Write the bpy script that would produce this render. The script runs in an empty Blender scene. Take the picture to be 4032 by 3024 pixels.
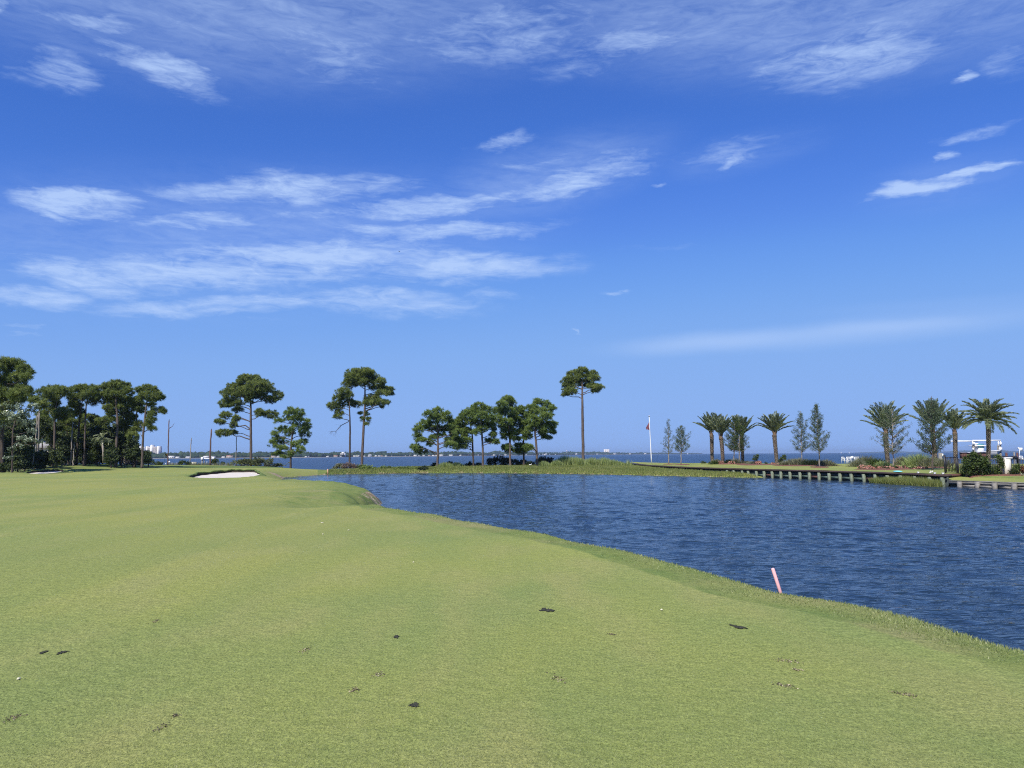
import bpy, math, random
import numpy as np
from mathutils import Matrix, Vector
from mathutils.geometry import tessellate_polygon

random.seed(7)
RNG = np.random.default_rng(7)
S = bpy.context.scene
DENOISE = False
COL = S.collection
rad = math.radians

# ------------------------------------------------------------------ camera
FPX = 3046.0                       # focal length in photo pixels (4032 wide)
EYE = Vector((0.0, 0.0, 2.6))
PITCH, ROLL = rad(5.20), rad(-0.33)
cd = bpy.data.cameras.new("camera")
cd.sensor_width = 36.0
cd.lens = 36.0 * FPX / 4032.0
cd.clip_start = 0.1
cd.clip_end = 60000
cam = bpy.data.objects.new("camera", cd)
COL.objects.link(cam)
CM = (Matrix.Translation(EYE) @ Matrix.Rotation(math.pi / 2 + PITCH, 4, 'X') @ Matrix.Rotation(ROLL, 4, 'Z'))
cam.matrix_world = CM
S.camera = cam
R3 = CM.to_3x3()

def ray(px, py):
    return (R3 @ Vector(((px - 2016) / FPX, -(py - 1512) / FPX, -1.0))).normalized()

def at(px, py, Y):
    """world point on the ray through a photo pixel at depth Y"""
    d = ray(px, py)
    return EYE + d * (Y / d.y)

def on_z(px, py, z):
    d = ray(px, py)
    return EYE + d * ((z - EYE.z) / d.z)

def hor(px):
    return 1789.0 - (px - 2016) * 0.00576

def xw(px, Y):
    return at(px, hor(px), Y).x

# ------------------------------------------------------------------ light
SUN_EL, SUN_DIR = rad(46), Vector((-0.42, -0.91, 0)).normalized()
sd = bpy.data.lights.new("sun", 'SUN')
sd.energy = 4.8
sd.angle = rad(0.5)
sd.color = (1.0, 0.95, 0.87)
sun = bpy.data.objects.new("sun", sd)
COL.objects.link(sun)
tosun = Vector((SUN_DIR.x * math.cos(SUN_EL), SUN_DIR.y * math.cos(SUN_EL), math.sin(SUN_EL)))
sun.rotation_euler = tosun.to_track_quat('Z', 'Y').to_euler()
sun.location = (0, -20, 60)

W = bpy.data.worlds.new("World")
S.world = W
W.use_nodes = True
nt = W.node_tree
nt.nodes.clear()
N = nt.nodes.new
Lk = nt.links.new
out = N('ShaderNodeOutputWorld')
bg = N('ShaderNodeBackground')
bg.inputs['Strength'].default_value = 0.084
sky = N('ShaderNodeTexSky')
sky.sky_type = 'NISHITA'
sky.sun_disc = False
sky.sun_elevation = SUN_EL
sky.sun_rotation = math.atan2(tosun.x, tosun.y)
sky.altitude = 0
sky.air_density = 1.0
sky.dust_density = 0.0
sky.ozone_density = 5.0
pre = N('ShaderNodeVectorMath'); pre.operation = 'SCALE'; pre.inputs[3].default_value = 0.1
Lk(sky.outputs[0], pre.inputs[0])
grade = N('ShaderNodeRGBCurve')          # the phone's rendering of a clear sky
def curve(i, pts):
    c = grade.mapping.curves[i]
    c.points[0].location = (0, 0); c.points[-1].location = pts[-1]
    for p in pts[:-1]: c.points.new(*p)
grade.mapping.use_clip = False
grade.mapping.extend = 'HORIZONTAL'
curve(0, [(.06, .040), (.085, .048), (.110, .058), (.16, .100), (.207, .150), (.314, .222), (.449, .250), (.763, .272), (1, .280)])
curve(1, [(.10, .110), (.151, .140), (.20, .175), (.289, .258), (.365, .345), (.516, .425), (.66, .445), (1, .455)])
curve(2, [(.20, .38), (.301, .515), (.39, .630), (.514, .780), (.605, .840), (.733, .865), (1, .875)])
grade.mapping.update()
Lk(pre.outputs[0], grade.inputs['Color'])
post = N('ShaderNodeVectorMath'); post.operation = 'SCALE'; post.inputs[3].default_value = 10.0
Lk(grade.outputs[0], post.inputs[0])

tc = N('ShaderNodeTexCoord')
sx = N('ShaderNodeSeparateXYZ')
Lk(tc.outputs['Generated'], sx.inputs[0])

def M(op, a, b=None, clamp=False, c=None):
    n = N('ShaderNodeMath'); n.operation = op; n.use_clamp = clamp
    for i, v in enumerate((a, b, c)):
        if v is None: continue
        if isinstance(v, (int, float)): n.inputs[i].default_value = v
        else: Lk(v, n.inputs[i])
    return n.outputs[0]

az = M('ARCTAN2', sx.outputs[0], sx.outputs[1])
el = M('ARCSINE', sx.outputs[2])
# cirrus sheet: noise on a flat layer high above, so it foreshortens to the horizon
zc = M('MAXIMUM', M('ADD', sx.outputs[2], 0.10), 0.05)
cmb = N('ShaderNodeCombineXYZ')
Lk(M('DIVIDE', sx.outputs[0], zc), cmb.inputs[0])
Lk(M('DIVIDE', sx.outputs[1], zc), cmb.inputs[1])
def noise(vec, scale, detail, rough=0.55, dist=0.0, w=0.0):
    n = N('ShaderNodeTexNoise'); n.noise_dimensions = '3D'
    n.inputs['Scale'].default_value = scale
    n.inputs['Detail'].default_value = detail
    n.inputs['Roughness'].default_value = rough
    n.inputs['Distortion'].default_value = dist
    Lk(vec, n.inputs['Vector'])
    return n
ae = N('ShaderNodeCombineXYZ'); Lk(az, ae.inputs[0]); Lk(el, ae.inputs[1])
mp = N('ShaderNodeMapping'); mp.inputs['Rotation'].default_value = (0, 0, 0.35)
mp.inputs['Scale'].default_value = (0.7, 1.7, 1)
Lk(cmb.outputs[0], mp.inputs[0])
def stretched(sc, rot):
    m = N('ShaderNodeMapping'); m.inputs['Scale'].default_value = (sc[0], sc[1], 1); m.inputs['Rotation'].default_value = (0, 0, rot)
    Lk(ae.outputs[0], m.inputs[0]); return m.outputs[0]
n1 = noise(stretched((8, 40), .08), 1.0, 9, 0.66, 0.6)       # fibres lying along the bands
n2 = noise(mp.outputs[0], 1.5, 4, 0.55, 0.3)
n3 = noise(stretched((24, 95), .12), 1.0, 7, 0.64, 1.1)      # small curdled tufts
wn = noise(stretched((9, 22), .1), 1.0, 5, 0.62)              # warp of the direction for ragged outlines
wv = N('ShaderNodeVectorMath'); wv.operation = 'SUBTRACT'
Lk(wn.outputs['Color'], wv.inputs[0]); wv.inputs[1].default_value = (0.5, 0.5, 0.5)
ws = N('ShaderNodeVectorMath'); ws.operation = 'MULTIPLY'
Lk(wv.outputs[0], ws.inputs[0]); ws.inputs[1].default_value = (0.12, 0.042, 0)
aw = N('ShaderNodeVectorMath'); aw.operation = 'ADD'
Lk(ae.outputs[0], aw.inputs[0]); Lk(ws.outputs[0], aw.inputs[1])

def azel(x, y):
    d = ray(x, y); return np.array([math.atan2(d.x, d.y), math.asin(d.z)])
def chart(cx, cy, rx, ry, tilt):
    """bearing / elevation, turn and size of a cloud seen at a photo position"""
    c, s_ = math.cos(rad(tilt)), math.sin(rad(tilt))
    o = azel(cx, cy); a_ = (azel(cx + 40 * c, cy - 40 * s_) - o) / 40; b_ = (azel(cx - 40 * s_, cy - 40 * c) - o) / 40
    return o, math.atan2(a_[1], a_[0]), np.hypot(*a_) * rx, np.hypot(*b_) * ry
CLOUDS = [  # cx, cy, rx, ry (photo px, only to find the bearing), tilt deg, strength
    (650, 275, 360, 90, -24, .80), (230, 280, 220, 110, -5, .72), (400, 75, 300, 60, -8, .8), (0, 40, 110, 50, 0, .8),
    (1250, 190, 700, 230, -8, .44), (800, 60, 800, 130, 5, .46), (1950, 110, 750, 240, 5, .50),
    (3350, 210, 640, 180, 12, .68), (2480, 170, 560, 120, 15, .58), (3820, 300, 100, 32, 25, .75), (3700, 120, 320, 110, 8, .5),
    (3200, 30, 1100, 150, 0, .48), (3980, 230, 160, 130, 0, .42), (3050, 300, 330, 55, 6, .30),
    (1990, 560, 140, 38, 20, .72), (2080, 650, 300, 60, 8, .5), (1250, 860, 500, 40, 2, .5), (950, 960, 700, 40, 3, .55), (2300, 700, 360, 90, 16, .95), (1720, 815, 580, 56, 6, .85), (2050, 780, 240, 36, 12, .5),
    (1150, 755, 720, 90, 1, .85), (300, 800, 360, 66, -2, 1.1), (215, 860, 170, 34, -15, .7), (750, 870, 380, 50, -2, .75),
    (1750, 912, 600, 48, 2, .80), (1050, 1040, 980, 115, 4, 1.0), (1800, 1050, 560, 80, 0, .85), (330, 1085, 400, 80, -12, .92), (900, 1195, 650, 60, 2, .85),
    (1500, 1185, 600, 80, -3, .72), (160, 1160, 360, 60, -6, .8), (70, 1272, 130, 18, 2, .6), (60, 1305, 110, 10, 2, .4),
    (1400, 1120, 240, 36, -14, .6), (2890, 590, 290, 70, 12, .62), (2865, 628, 110, 30, 28, .9),
    (3600, 745, 220, 52, 3, 1.05), (3830, 690, 220, 30, 14, .95), (3770, 605, 90, 36, 0, .85), (3850, 510, 190, 40, 10, .75),
    (3420, 785, 120, 12, 22, .35), (2580, 742, 60, 14, 5, .55), (2600, 985, 180, 20, 2, .3), (2415, 1140, 50, 14, 0, .5),
    (1930, 1160, 200, 30, -6, .5), (2260, 1320, 30, 10, -40, .55), (1030, 1260, 90, 22, 0, .35),
]
acc = None
for cx, cy, rx, ry, tilt, st in CLOUDS:
    o, tl, ax_, ay_ = chart(cx, cy, rx, ry, tilt)
    m_ = N('ShaderNodeMapping'); m_.vector_type = 'TEXTURE'
    m_.inputs['Location'].default_value = (o[0], o[1], 0)
    m_.inputs['Rotation'].default_value = (0, 0, tl)
    m_.inputs['Scale'].default_value = (ax_, ay_, 1)
    Lk(aw.outputs[0], m_.inputs[0])
    ln = N('ShaderNodeVectorMath'); ln.operation = 'LENGTH'
    Lk(m_.outputs[0], ln.inputs[0])
    mr = N('ShaderNodeMapRange'); mr.interpolation_type = 'SMOOTHSTEP'
    mr.inputs[1].default_value = 1.30; mr.inputs[2].default_value = 0.15
    mr.inputs[3].default_value = 0.0; mr.inputs[4].default_value = st
    Lk(ln.outputs[1], mr.inputs[0])
    acc = mr.outputs[0] if acc is None else M('MAXIMUM', acc, mr.outputs[0])
fb = M('ADD', M('ADD', M('MULTIPLY', M('SUBTRACT', n1.outputs[0], .5), 2.3), M('MULTIPLY', M('SUBTRACT', n3.outputs[0], .5), 1.5)), M('MULTIPLY', M('SUBTRACT', n2.outputs[0], .5), .9))
gate = N('ShaderNodeMapRange'); gate.interpolation_type = 'SMOOTHSTEP'; gate.inputs[1].default_value = 0.0; gate.inputs[2].default_value = .5; Lk(acc, gate.inputs[0])
dn = M('ADD', M('SUBTRACT', M('MULTIPLY', acc, .72), .02), M('MULTIPLY', fb, M('ADD', M('MULTIPLY', acc, .45), .22)))
mra = N('ShaderNodeMapRange'); mra.interpolation_type = 'SMOOTHSTEP'
mra.inputs[1].default_value = .0; mra.inputs[2].default_value = 1.05; Lk(dn, mra.inputs[0])
alpha = M('MULTIPLY', mra.outputs[0], M('MULTIPLY', gate.outputs[0], 1.15), clamp=True)
# one long smooth streak low on the right, and a faint one above it
def streak(cx, cy, rx, ry, tilt, st):
    o, tl, ax_, ay_ = chart(cx, cy, rx, ry, tilt)
    m_ = N('ShaderNodeMapping'); m_.vector_type = 'TEXTURE'
    m_.inputs['Location'].default_value = (o[0], o[1], 0)
    m_.inputs['Rotation'].default_value = (0, 0, tl); m_.inputs['Scale'].default_value = (ax_, ay_, 1)
    w2 = N('ShaderNodeVectorMath'); w2.operation = 'MULTIPLY_ADD'
    Lk(wv.outputs[0], w2.inputs[0]); w2.inputs[1].default_value = (0.05, 0.010, 0); Lk(ae.outputs[0], w2.inputs[2])
    Lk(w2.outputs[0], m_.inputs[0])
    ln = N('ShaderNodeVectorMath'); ln.operation = 'LENGTH'; Lk(m_.outputs[0], ln.inputs[0])
    mr = N('ShaderNodeMapRange'); mr.interpolation_type = 'SMOOTHSTEP'
    mr.inputs[1].default_value = 1.2; mr.inputs[2].default_value = 0.0; mr.inputs[3].default_value = 0.0; mr.inputs[4].default_value = st
    Lk(ln.outputs[1], mr.inputs[0])
    return mr.outputs[0]
s1 = streak(3300, 1312, 1050, 62, 4.6, .42)
s2 = streak(2750, 1350, 420, 48, 5, .30)
s3 = streak(3750, 1200, 700, 40, 4, .10)
s4 = streak(3500, 1285, 420, 30, 4, .16)
vm = M('MAXIMUM', M('ADD', M('MULTIPLY', fb, .9), .85), .15)
v1 = M('MULTIPLY', M('MAXIMUM', streak(1000, 20, 1900, 400, -4, .42), streak(3200, 60, 1700, 330, 4, .44)), vm)
v2 = M('MULTIPLY', M('MAXIMUM', streak(950, 960, 1400, 330, 2, .36), streak(2150, 700, 560, 170, 14, .36)), vm)
v3 = M('MULTIPLY', M('MAXIMUM', streak(2900, 610, 380, 90, 12, .16), streak(3720, 720, 420, 130, 12, .12)), vm)
alpha = M('ADD', M('MAXIMUM', alpha, M('MAXIMUM', v1, M('MAXIMUM', v2, v3))), M('ADD', M('ADD', s1, s2), M('ADD', s3, s4)), clamp=True)
alpha = M('MULTIPLY', alpha, 0.86)
cm = N('ShaderNodeMix'); cm.data_type = 'RGBA'
Lk(alpha, cm.inputs[0]); Lk(post.outputs[0], cm.inputs[6])
cm.inputs[7].default_value = CLOUD_COL = (4.9, 6.6, 10.0, 1)
Lk(cm.outputs[2], bg.inputs[0])
Lk(bg.outputs[0], out.inputs[0])

S.view_settings.view_transform = 'Standard'
S.view_settings.look = 'None'
S.view_settings.gamma = 1.0
S.view_settings.exposure = 0.25
S.render.filter_size = 1.1
S.cycles.filter_width = 1.1
S.cycles.use_denoising = DENOISE
S.cycles.denoiser = 'OPENIMAGEDENOISE'
S.render.engine = 'CYCLES'
W.cycles.sampling_method = 'NONE'
S.cycles.use_adaptive_sampling = True
S.cycles.adaptive_threshold = 0.02
S.cycles.max_bounces = 5
S.cycles.diffuse_bounces = 2
S.cycles.glossy_bounces = 3
S.cycles.transmission_bounces = 4
S.cycles.transparent_max_bounces = 8
S.cycles.volume_bounces = 0
S.cycles.volume_max_steps = 64

# ------------------------------------------------------------------ mesh helpers
class MB:
    def __init__(s):
        s.V, s.F, s.T, s.n = [], [], [], 0
    def add(s, V, F, tint=0.5):
        V = np.asarray(V, float).reshape(-1, 3)
        for f in (F if isinstance(F, list) else [F]):
            f = np.asarray(f, int)
            if f.size: s.F.append(f + s.n)
        s.V.append(V)
        s.T.append(np.full(len(V), tint) if np.isscalar(tint) else np.asarray(tint, float))
        s.n += len(V)
        return s
    def mesh(s, name, mat, origin=(0, 0, 0), smooth=False):
        me = bpy.data.meshes.new(name)
        V = np.concatenate(s.V) - np.asarray(origin)
        T = np.concatenate(s.T)
        nf = sum(len(f) for f in s.F)
        loops = np.concatenate([f.ravel() for f in s.F])
        tot = np.concatenate([np.full(len(f), f.shape[1]) for f in s.F])
        start = np.concatenate([[0], np.cumsum(tot)[:-1]])
        me.vertices.add(len(V)); me.vertices.foreach_set('co', V.astype(np.float32).ravel())
        me.loops.add(len(loops)); me.loops.foreach_set('vertex_index', loops.astype(np.int32))
        me.polygons.add(nf)
        me.polygons.foreach_set('loop_start', start.astype(np.int32))
        me.polygons.foreach_set('loop_total', tot.astype(np.int32))
        if smooth: me.polygons.foreach_set('use_smooth', np.ones(nf, bool))
        me.update(calc_edges=True)
        a = me.attributes.new('tint', 'FLOAT', 'POINT')
        a.data.foreach_set('value', T.astype(np.float32))
        if mat: me.materials.append(mat)
        return me

def tag(o, label=None, cat=None, group=None, kind=None):
    if label: o['label'] = label
    if cat: o['category'] = cat
    if group: o['group'] = group
    if kind: o['kind'] = kind
    return o

def thing(name, label, cat, loc, group=None):
    o = bpy.data.objects.new(name, None)
    o.empty_display_size = 0.3
    COL.objects.link(o)
    o.location = loc
    return tag(o, label, cat, group)

def part(t, name, mb, mat, smooth=False, parent=None):
    """t = the thing (its location is the origin); parent = a part of it for sub-parts"""
    me = mb.mesh(name, mat, tuple(t.location), smooth)
    o = bpy.data.objects.new(name, me)
    COL.objects.link(o)
    o.parent = parent or t
    return o

def single(name, mb, mat, loc, label=None, cat=None, group=None, kind=None, smooth=False):
    o = bpy.data.objects.new(name, mb.mesh(name, mat, tuple(loc), smooth))
    o.location = loc
    COL.objects.link(o)
    return tag(o, label, cat, group, kind)

def dup(root, loc, label=None, rz=0, sc=1.0):
    r = root.copy(); COL.objects.link(r); r.location = loc; r.rotation_euler = (0, 0, rz); r.scale = (sc, sc, sc)
    if label: r['label'] = label
    for ch in list(root.children):
        c = ch.copy(); COL.objects.link(c); c.parent = r
        for g in list(ch.children):
            d = g.copy(); COL.objects.link(d); d.parent = c
    return r

BOXF = np.array([[0, 3, 2, 1], [4, 5, 6, 7], [0, 1, 5, 4], [1, 2, 6, 5], [2, 3, 7, 6], [3, 0, 4, 7]])
def box(mb, c, size, rz=0.0, tilt=None, tint=0.5, taper=1.0):
    h = np.array(size) / 2
    V = np.array([[-1, -1, -1], [1, -1, -1], [1, 1, -1], [-1, 1, -1], [-1, -1, 1], [1, -1, 1], [1, 1, 1], [-1, 1, 1]], float) * h
    V[4:, :2] *= taper
    if tilt is not None:
        V = V @ np.array(Matrix.Rotation(tilt[0], 3, 'X').transposed()) @ np.array(Matrix.Rotation(tilt[1], 3, 'Y').transposed())
    c_, s_ = math.cos(rz), math.sin(rz)
    V = V @ np.array([[c_, s_, 0], [-s_, c_, 0], [0, 0, 1]])
    mb.add(V + np.array(c), BOXF, tint)
    return mb

def tube(mb, P, Rr, n=8, tint=0.5, cap=True):
    P = np.asarray(P, float); k = len(P)
    Rr = np.full(k, Rr) if np.isscalar(Rr) else np.asarray(Rr, float)
    T = np.gradient(P, axis=0); T /= np.linalg.norm(T, axis=1, keepdims=True) + 1e-9
    ref = np.array([0, 1, 0.001]) if abs(T[0, 1]) < 0.8 else np.array([1, 0, 0.0])
    A = np.cross(T, ref); A /= np.linalg.norm(A, axis=1, keepdims=True) + 1e-9
    B = np.cross(T, A)
    th = np.linspace(0, 2 * np.pi, n, endpoint=False)
    V = P[:, None] + Rr[:, None, None] * (np.cos(th)[None, :, None] * A[:, None] + np.sin(th)[None, :, None] * B[:, None])
    idx = np.arange(k * n).reshape(k, n)
    q = np.stack([idx[:-1], np.roll(idx, -1, 1)[:-1], np.roll(idx, -1, 1)[1:], idx[1:]], -1).reshape(-1, 4)
    V = V.reshape(-1, 3); F = [q]
    if cap:
        F.append(idx[0][None, ::-1]); F.append(idx[-1][None])
    mb.add(V, F, tint)
    return mb

def nrm(a):
    return a / (np.linalg.norm(a, axis=-1, keepdims=True) + 1e-9)

def rdir(n, up=0.0, rng=RNG):
    d = nrm(rng.normal(size=(n, 3))); d[:, 2] += up
    return nrm(d)

def blades(mb, P, D, L, Wd, tint, rng=RNG):
    """thin triangles"""
    n = len(P)
    s = nrm(np.cross(D, rng.normal(size=(n, 3)))) * (np.asarray(Wd).reshape(-1, 1) / 2 if not np.isscalar(Wd) else Wd / 2)
    Lc = np.asarray(L).reshape(-1, 1) if not np.isscalar(L) else L
    V = np.stack([P - s, P + s, P + D * Lc], 1).reshape(-1, 3)
    t = np.repeat(tint, 3) if not np.isscalar(tint) else tint
    mb.add(V, np.arange(3 * n).reshape(n, 3), t)

def leaves(mb, P, D, L, Wd, tint, rng=RNG):
    """diamond quads"""
    n = len(P)
    s = nrm(np.cross(D, rng.normal(size=(n, 3)))) * (np.asarray(Wd).reshape(-1, 1) / 2 if not np.isscalar(Wd) else Wd / 2)
    Lc = np.asarray(L).reshape(-1, 1) if not np.isscalar(L) else L
    V = np.stack([P, P + D * Lc * .5 + s, P + D * Lc, P + D * Lc * .5 - s], 1).reshape(-1, 3)
    t = np.repeat(tint, 4) if not np.isscalar(tint) else tint
    mb.add(V, np.arange(4 * n).reshape(n, 4), t)

# ------------------------------------------------------------------ materials
def mat(name, col, rough=0.7, var=0.0, scale=5.0, bump=0.0, bscale=40.0, metal=0.0, spec=0.3, stretch=None):
    m = bpy.data.materials.new(name); m.use_nodes = True
    t = m.node_tree; b = t.nodes['Principled BSDF']
    b.inputs['Roughness'].default_value = rough
    b.inputs['Metallic'].default_value = metal
    b.inputs['Specular IOR Level'].default_value = spec
    c = (*col, 1)
    b.inputs['Base Color'].default_value = c
    if var or bump:
        tcn = t.nodes.new('ShaderNodeTexCoord')
        src = tcn.outputs['Object']
        if stretch:
            mpn = t.nodes.new('ShaderNodeMapping'); mpn.inputs['Scale'].default_value = stretch
            t.links.new(src, mpn.inputs[0]); src = mpn.outputs[0]
    if var:
        nz = t.nodes.new('ShaderNodeTexNoise'); nz.inputs['Scale'].default_value = scale; nz.inputs['Detail'].default_value = 6
        t.links.new(src, nz.inputs['Vector'])
        r = t.nodes.new('ShaderNodeValToRGB')
        r.color_ramp.elements[0].position = .3; r.color_ramp.elements[1].position = .7
        r.color_ramp.elements[0].color = (*[x * (1 - var) for x in col], 1)
        r.color_ramp.elements[1].color = (*[min(1, x * (1 + var)) for x in col], 1)
        t.links.new(nz.outputs[0], r.inputs[0]); t.links.new(r.outputs[0], b.inputs['Base Color'])
    if bump:
        nb = t.nodes.new('ShaderNodeTexNoise'); nb.inputs['Scale'].default_value = bscale; nb.inputs['Detail'].default_value = 4
        t.links.new(src, nb.inputs['Vector'])
        bp = t.nodes.new('ShaderNodeBump'); bp.inputs['Strength'].default_value = bump; bp.inputs['Distance'].default_value = 0.05
        t.links.new(nb.outputs[0], bp.inputs['Height']); t.links.new(bp.outputs[0], b.inputs['Normal'])
    return m

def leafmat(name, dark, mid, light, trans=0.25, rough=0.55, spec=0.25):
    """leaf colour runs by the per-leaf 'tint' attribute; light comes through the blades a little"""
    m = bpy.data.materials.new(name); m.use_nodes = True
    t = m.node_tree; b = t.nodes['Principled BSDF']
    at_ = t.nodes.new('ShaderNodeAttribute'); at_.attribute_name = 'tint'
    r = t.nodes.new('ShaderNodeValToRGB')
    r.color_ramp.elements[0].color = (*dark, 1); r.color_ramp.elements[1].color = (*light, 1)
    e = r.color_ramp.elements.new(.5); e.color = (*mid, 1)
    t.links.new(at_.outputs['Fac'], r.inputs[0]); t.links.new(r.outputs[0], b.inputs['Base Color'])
    b.inputs['Roughness'].default_value = rough; b.inputs['Specular IOR Level'].default_value = spec
    tr = t.nodes.new('ShaderNodeBsdfTranslucent'); t.links.new(r.outputs[0], tr.inputs[0])
    mx = t.nodes.new('ShaderNodeMixShader'); mx.inputs[0].default_value = trans
    t.links.new(b.outputs[0], mx.inputs[1]); t.links.new(tr.outputs[0], mx.inputs[2])
    t.links.new(mx.outputs[0], t.nodes['Material Output'].inputs[0])
    return m

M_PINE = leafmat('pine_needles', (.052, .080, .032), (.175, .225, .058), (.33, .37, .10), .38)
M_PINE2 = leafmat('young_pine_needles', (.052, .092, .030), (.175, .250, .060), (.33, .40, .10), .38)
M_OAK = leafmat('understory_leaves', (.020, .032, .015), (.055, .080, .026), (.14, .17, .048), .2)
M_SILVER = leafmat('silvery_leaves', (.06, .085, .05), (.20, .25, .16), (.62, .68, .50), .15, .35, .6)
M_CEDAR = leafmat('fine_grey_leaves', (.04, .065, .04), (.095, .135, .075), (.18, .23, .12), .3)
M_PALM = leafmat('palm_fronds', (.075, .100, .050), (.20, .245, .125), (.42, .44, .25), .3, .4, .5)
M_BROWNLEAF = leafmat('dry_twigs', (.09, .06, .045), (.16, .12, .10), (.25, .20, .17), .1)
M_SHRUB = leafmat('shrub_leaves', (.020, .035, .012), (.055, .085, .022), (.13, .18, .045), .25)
M_VINY = leafmat('viny_leaves', (.06, .10, .025), (.14, .20, .045), (.28, .36, .09), .3)
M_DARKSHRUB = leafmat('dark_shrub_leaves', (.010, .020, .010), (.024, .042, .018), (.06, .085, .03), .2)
M_REED = leafmat('reed_blades', (.14, .19, .05), (.27, .34, .11), (.48, .52, .24), .35)
M_MARSH = leafmat('marsh_grass', (.10, .13, .035), (.20, .24, .065), (.38, .36, .15), .3)
M_FOUNTAIN = leafmat('fountain_grass', (.07, .085, .035), (.18, .19, .10), (.38, .36, .24), .3)
M_FLOWER = leafmat('coral_petals', (.48, .20, .15), (.70, .36, .28), (.85, .60, .50), .2)
M_FRINGE = leafmat('bank_grass', (.16, .205, .06), (.27, .32, .11), (.52, .52, .28), .35)
M_TURF = leafmat('turf_blades', (.185, .205, .072), (.315, .335, .125), (.54, .52, .27), .3)
M_BARK = mat('pine_bark', (.115, .092, .080), .9, .35, 6, .6, 12, stretch=(1, 1, .25), spec=.1)
M_BARKD = mat('dark_bark', (.075, .060, .052), .9, .35, 6, .5, 12, stretch=(1, 1, .25), spec=.1)
M_BARKG = mat('pale_bark', (.27, .24, .205), .9, .3, 6, .4, 12, stretch=(1, 1, .25), spec=.1)
M_SNAG = mat('snag_wood', (.13, .085, .080), .9, .3, 5, .4, 12, stretch=(1, 1, .2), spec=.1)
M_WHITE = mat('white_paint', (.80, .80, .79), .4, .05, 3)
M_OFFW = mat('cream_paint', (.72, .68, .58), .6, .08, 3)
M_BLACK = mat('black_metal', (.018, .018, .020), .45, spec=.5)
M_DKWOOD = mat('dark_deck_wood', (.075, .052, .045), .8, .3, 4, .3, 30, stretch=(.3, .3, 3))
M_BWALL = mat('tarred_planks', (.040, .052, .050), .75, .4, 3, .3, 20)
M_GRNPOST = mat('algae_green_post', (.17, .20, .145), .85, .28, 7, .4, 30)
M_GREENBRD = mat('green_stained_board', (.085, .125, .098), .85, .35, 3, .3, 20)
M_GREYWOOD = mat('weathered_grey_wood', (.23, .215, .19), .85, .3, 4, .35, 30, stretch=(1, 1, 4))
M_BRNWOOD = mat('red_brown_wood', (.11, .055, .045), .8, .25, 4)
M_MULCH = mat('red_mulch', (.17, .080, .052), .95, .45, 9, .8, 25)
M_SAND = mat('bunker_sand', (.62, .565, .49), .95, .06, 2, .5, 12, spec=.1)
M_LIPFACE = mat('dark_lip_face', (.035, .028, .022), .95, .3, 8, .5, 20)
M_DIVOT = mat('divot_filling', (.085, .085, .062), .95, .4, 60, .8, 200, spec=.1)
M_DIVOTB = mat('dry_divot_soil', (.20, .175, .115), .95, .5, 80, .8, 200, spec=.1)

def patchy(m, amount=.75):
    t = m.node_tree; n = t.nodes.new; L = t.links.new; r = [x for x in t.nodes if x.type == 'VALTORGB'][0]
    tc = n('ShaderNodeTexCoord').outputs['Object']
    def nz(scale, det, st, rot):
        mp = n('ShaderNodeMapping'); mp.inputs['Scale'].default_value = st; mp.inputs['Rotation'].default_value = (0, 0, rot); L(tc, mp.inputs[0])
        x = n('ShaderNodeTexNoise'); x.inputs['Scale'].default_value = scale; x.inputs['Detail'].default_value = det; x.inputs['Roughness'].default_value = .55; L(mp.outputs[0], x.inputs['Vector']); return x.outputs[0]
    def ramp(f, a, b):
        q = n('ShaderNodeMapRange'); q.interpolation_type = 'SMOOTHSTEP'; q.inputs[1].default_value = a; q.inputs[2].default_value = b; L(f, q.inputs[0]); return q.outputs[0]
    def mul(c, f, A, B):
        x = n('ShaderNodeMix'); x.data_type = 'RGBA'; L(f, x.inputs[0]); x.inputs[6].default_value = (*A, 1); x.inputs[7].default_value = (*B, 1)
        y = n('ShaderNodeMix'); y.data_type = 'RGBA'; y.blend_type = 'MULTIPLY'; y.inputs[0].default_value = amount; L(c, y.inputs[6]); L(x.outputs[2], y.inputs[7]); return y.outputs[2]
    c = mul(r.outputs[0], ramp(nz(.16, 4, (1, 1, 1), .3), .40, .62), (1.10, 1.04, 1.0), (.80, .93, .96))
    c = mul(c, ramp(nz(.045, 3, (1.3, .6, 1), .5), .42, .60), (.98, 1.0, 1.0), (1.16, 1.05, 1.04))
    c = mul(c, ramp(nz(.9, 5, (1, .45, 1), -.5), .42, .72), (.97, 1.0, .97), (1.10, 1.03, 1.10))
    for l in [l for l in t.links if l.from_node == r and l.to_node.type in ('BSDF_PRINCIPLED', 'BSDF_TRANSLUCENT')]:
        s_ = l.to_socket; t.links.remove(l); L(c, s_)
patchy(M_TURF)

# ------------------------------------------------------------------ outlines on the map (metres, camera at 0,0)
LIP_PX = [(4032, 2552), (3645, 2450), (3372, 2387), (3080, 2338), (2734, 2242), (2461, 2169), (2187, 2114), (1914, 2069), (1732, 2034), (1560, 2010)]
lip = [on_z(x, y, 0.93) for x, y in LIP_PX]
near = []
for i, p in enumerate(lip):
    a, b = lip[max(0, i - 1)], lip[min(len(lip) - 1, i + 1)]
    d = (b - a); nn = Vector((d.y, -d.x, 0)).normalized()
    near.append((p.x + nn.x * 0.52, p.y + nn.y * 0.52))
FRONT = [(21.8, 150), (20.6, 119), (21.9, 101), (23.9, 92), (26.3, 84), (28.3, 79), (30.4, 73), (31.8, 68), (32.6, 63), (32.9, 59)]   # dark bulkhead, water side
LOW = [(32.9, 58.7), (34.1, 56.6), (34.5, 54.9), (35.0, 53.5), (36.4, 49.5), (40, 40), (44, 28), (50, 0)]                              # grey bulkhead
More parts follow.
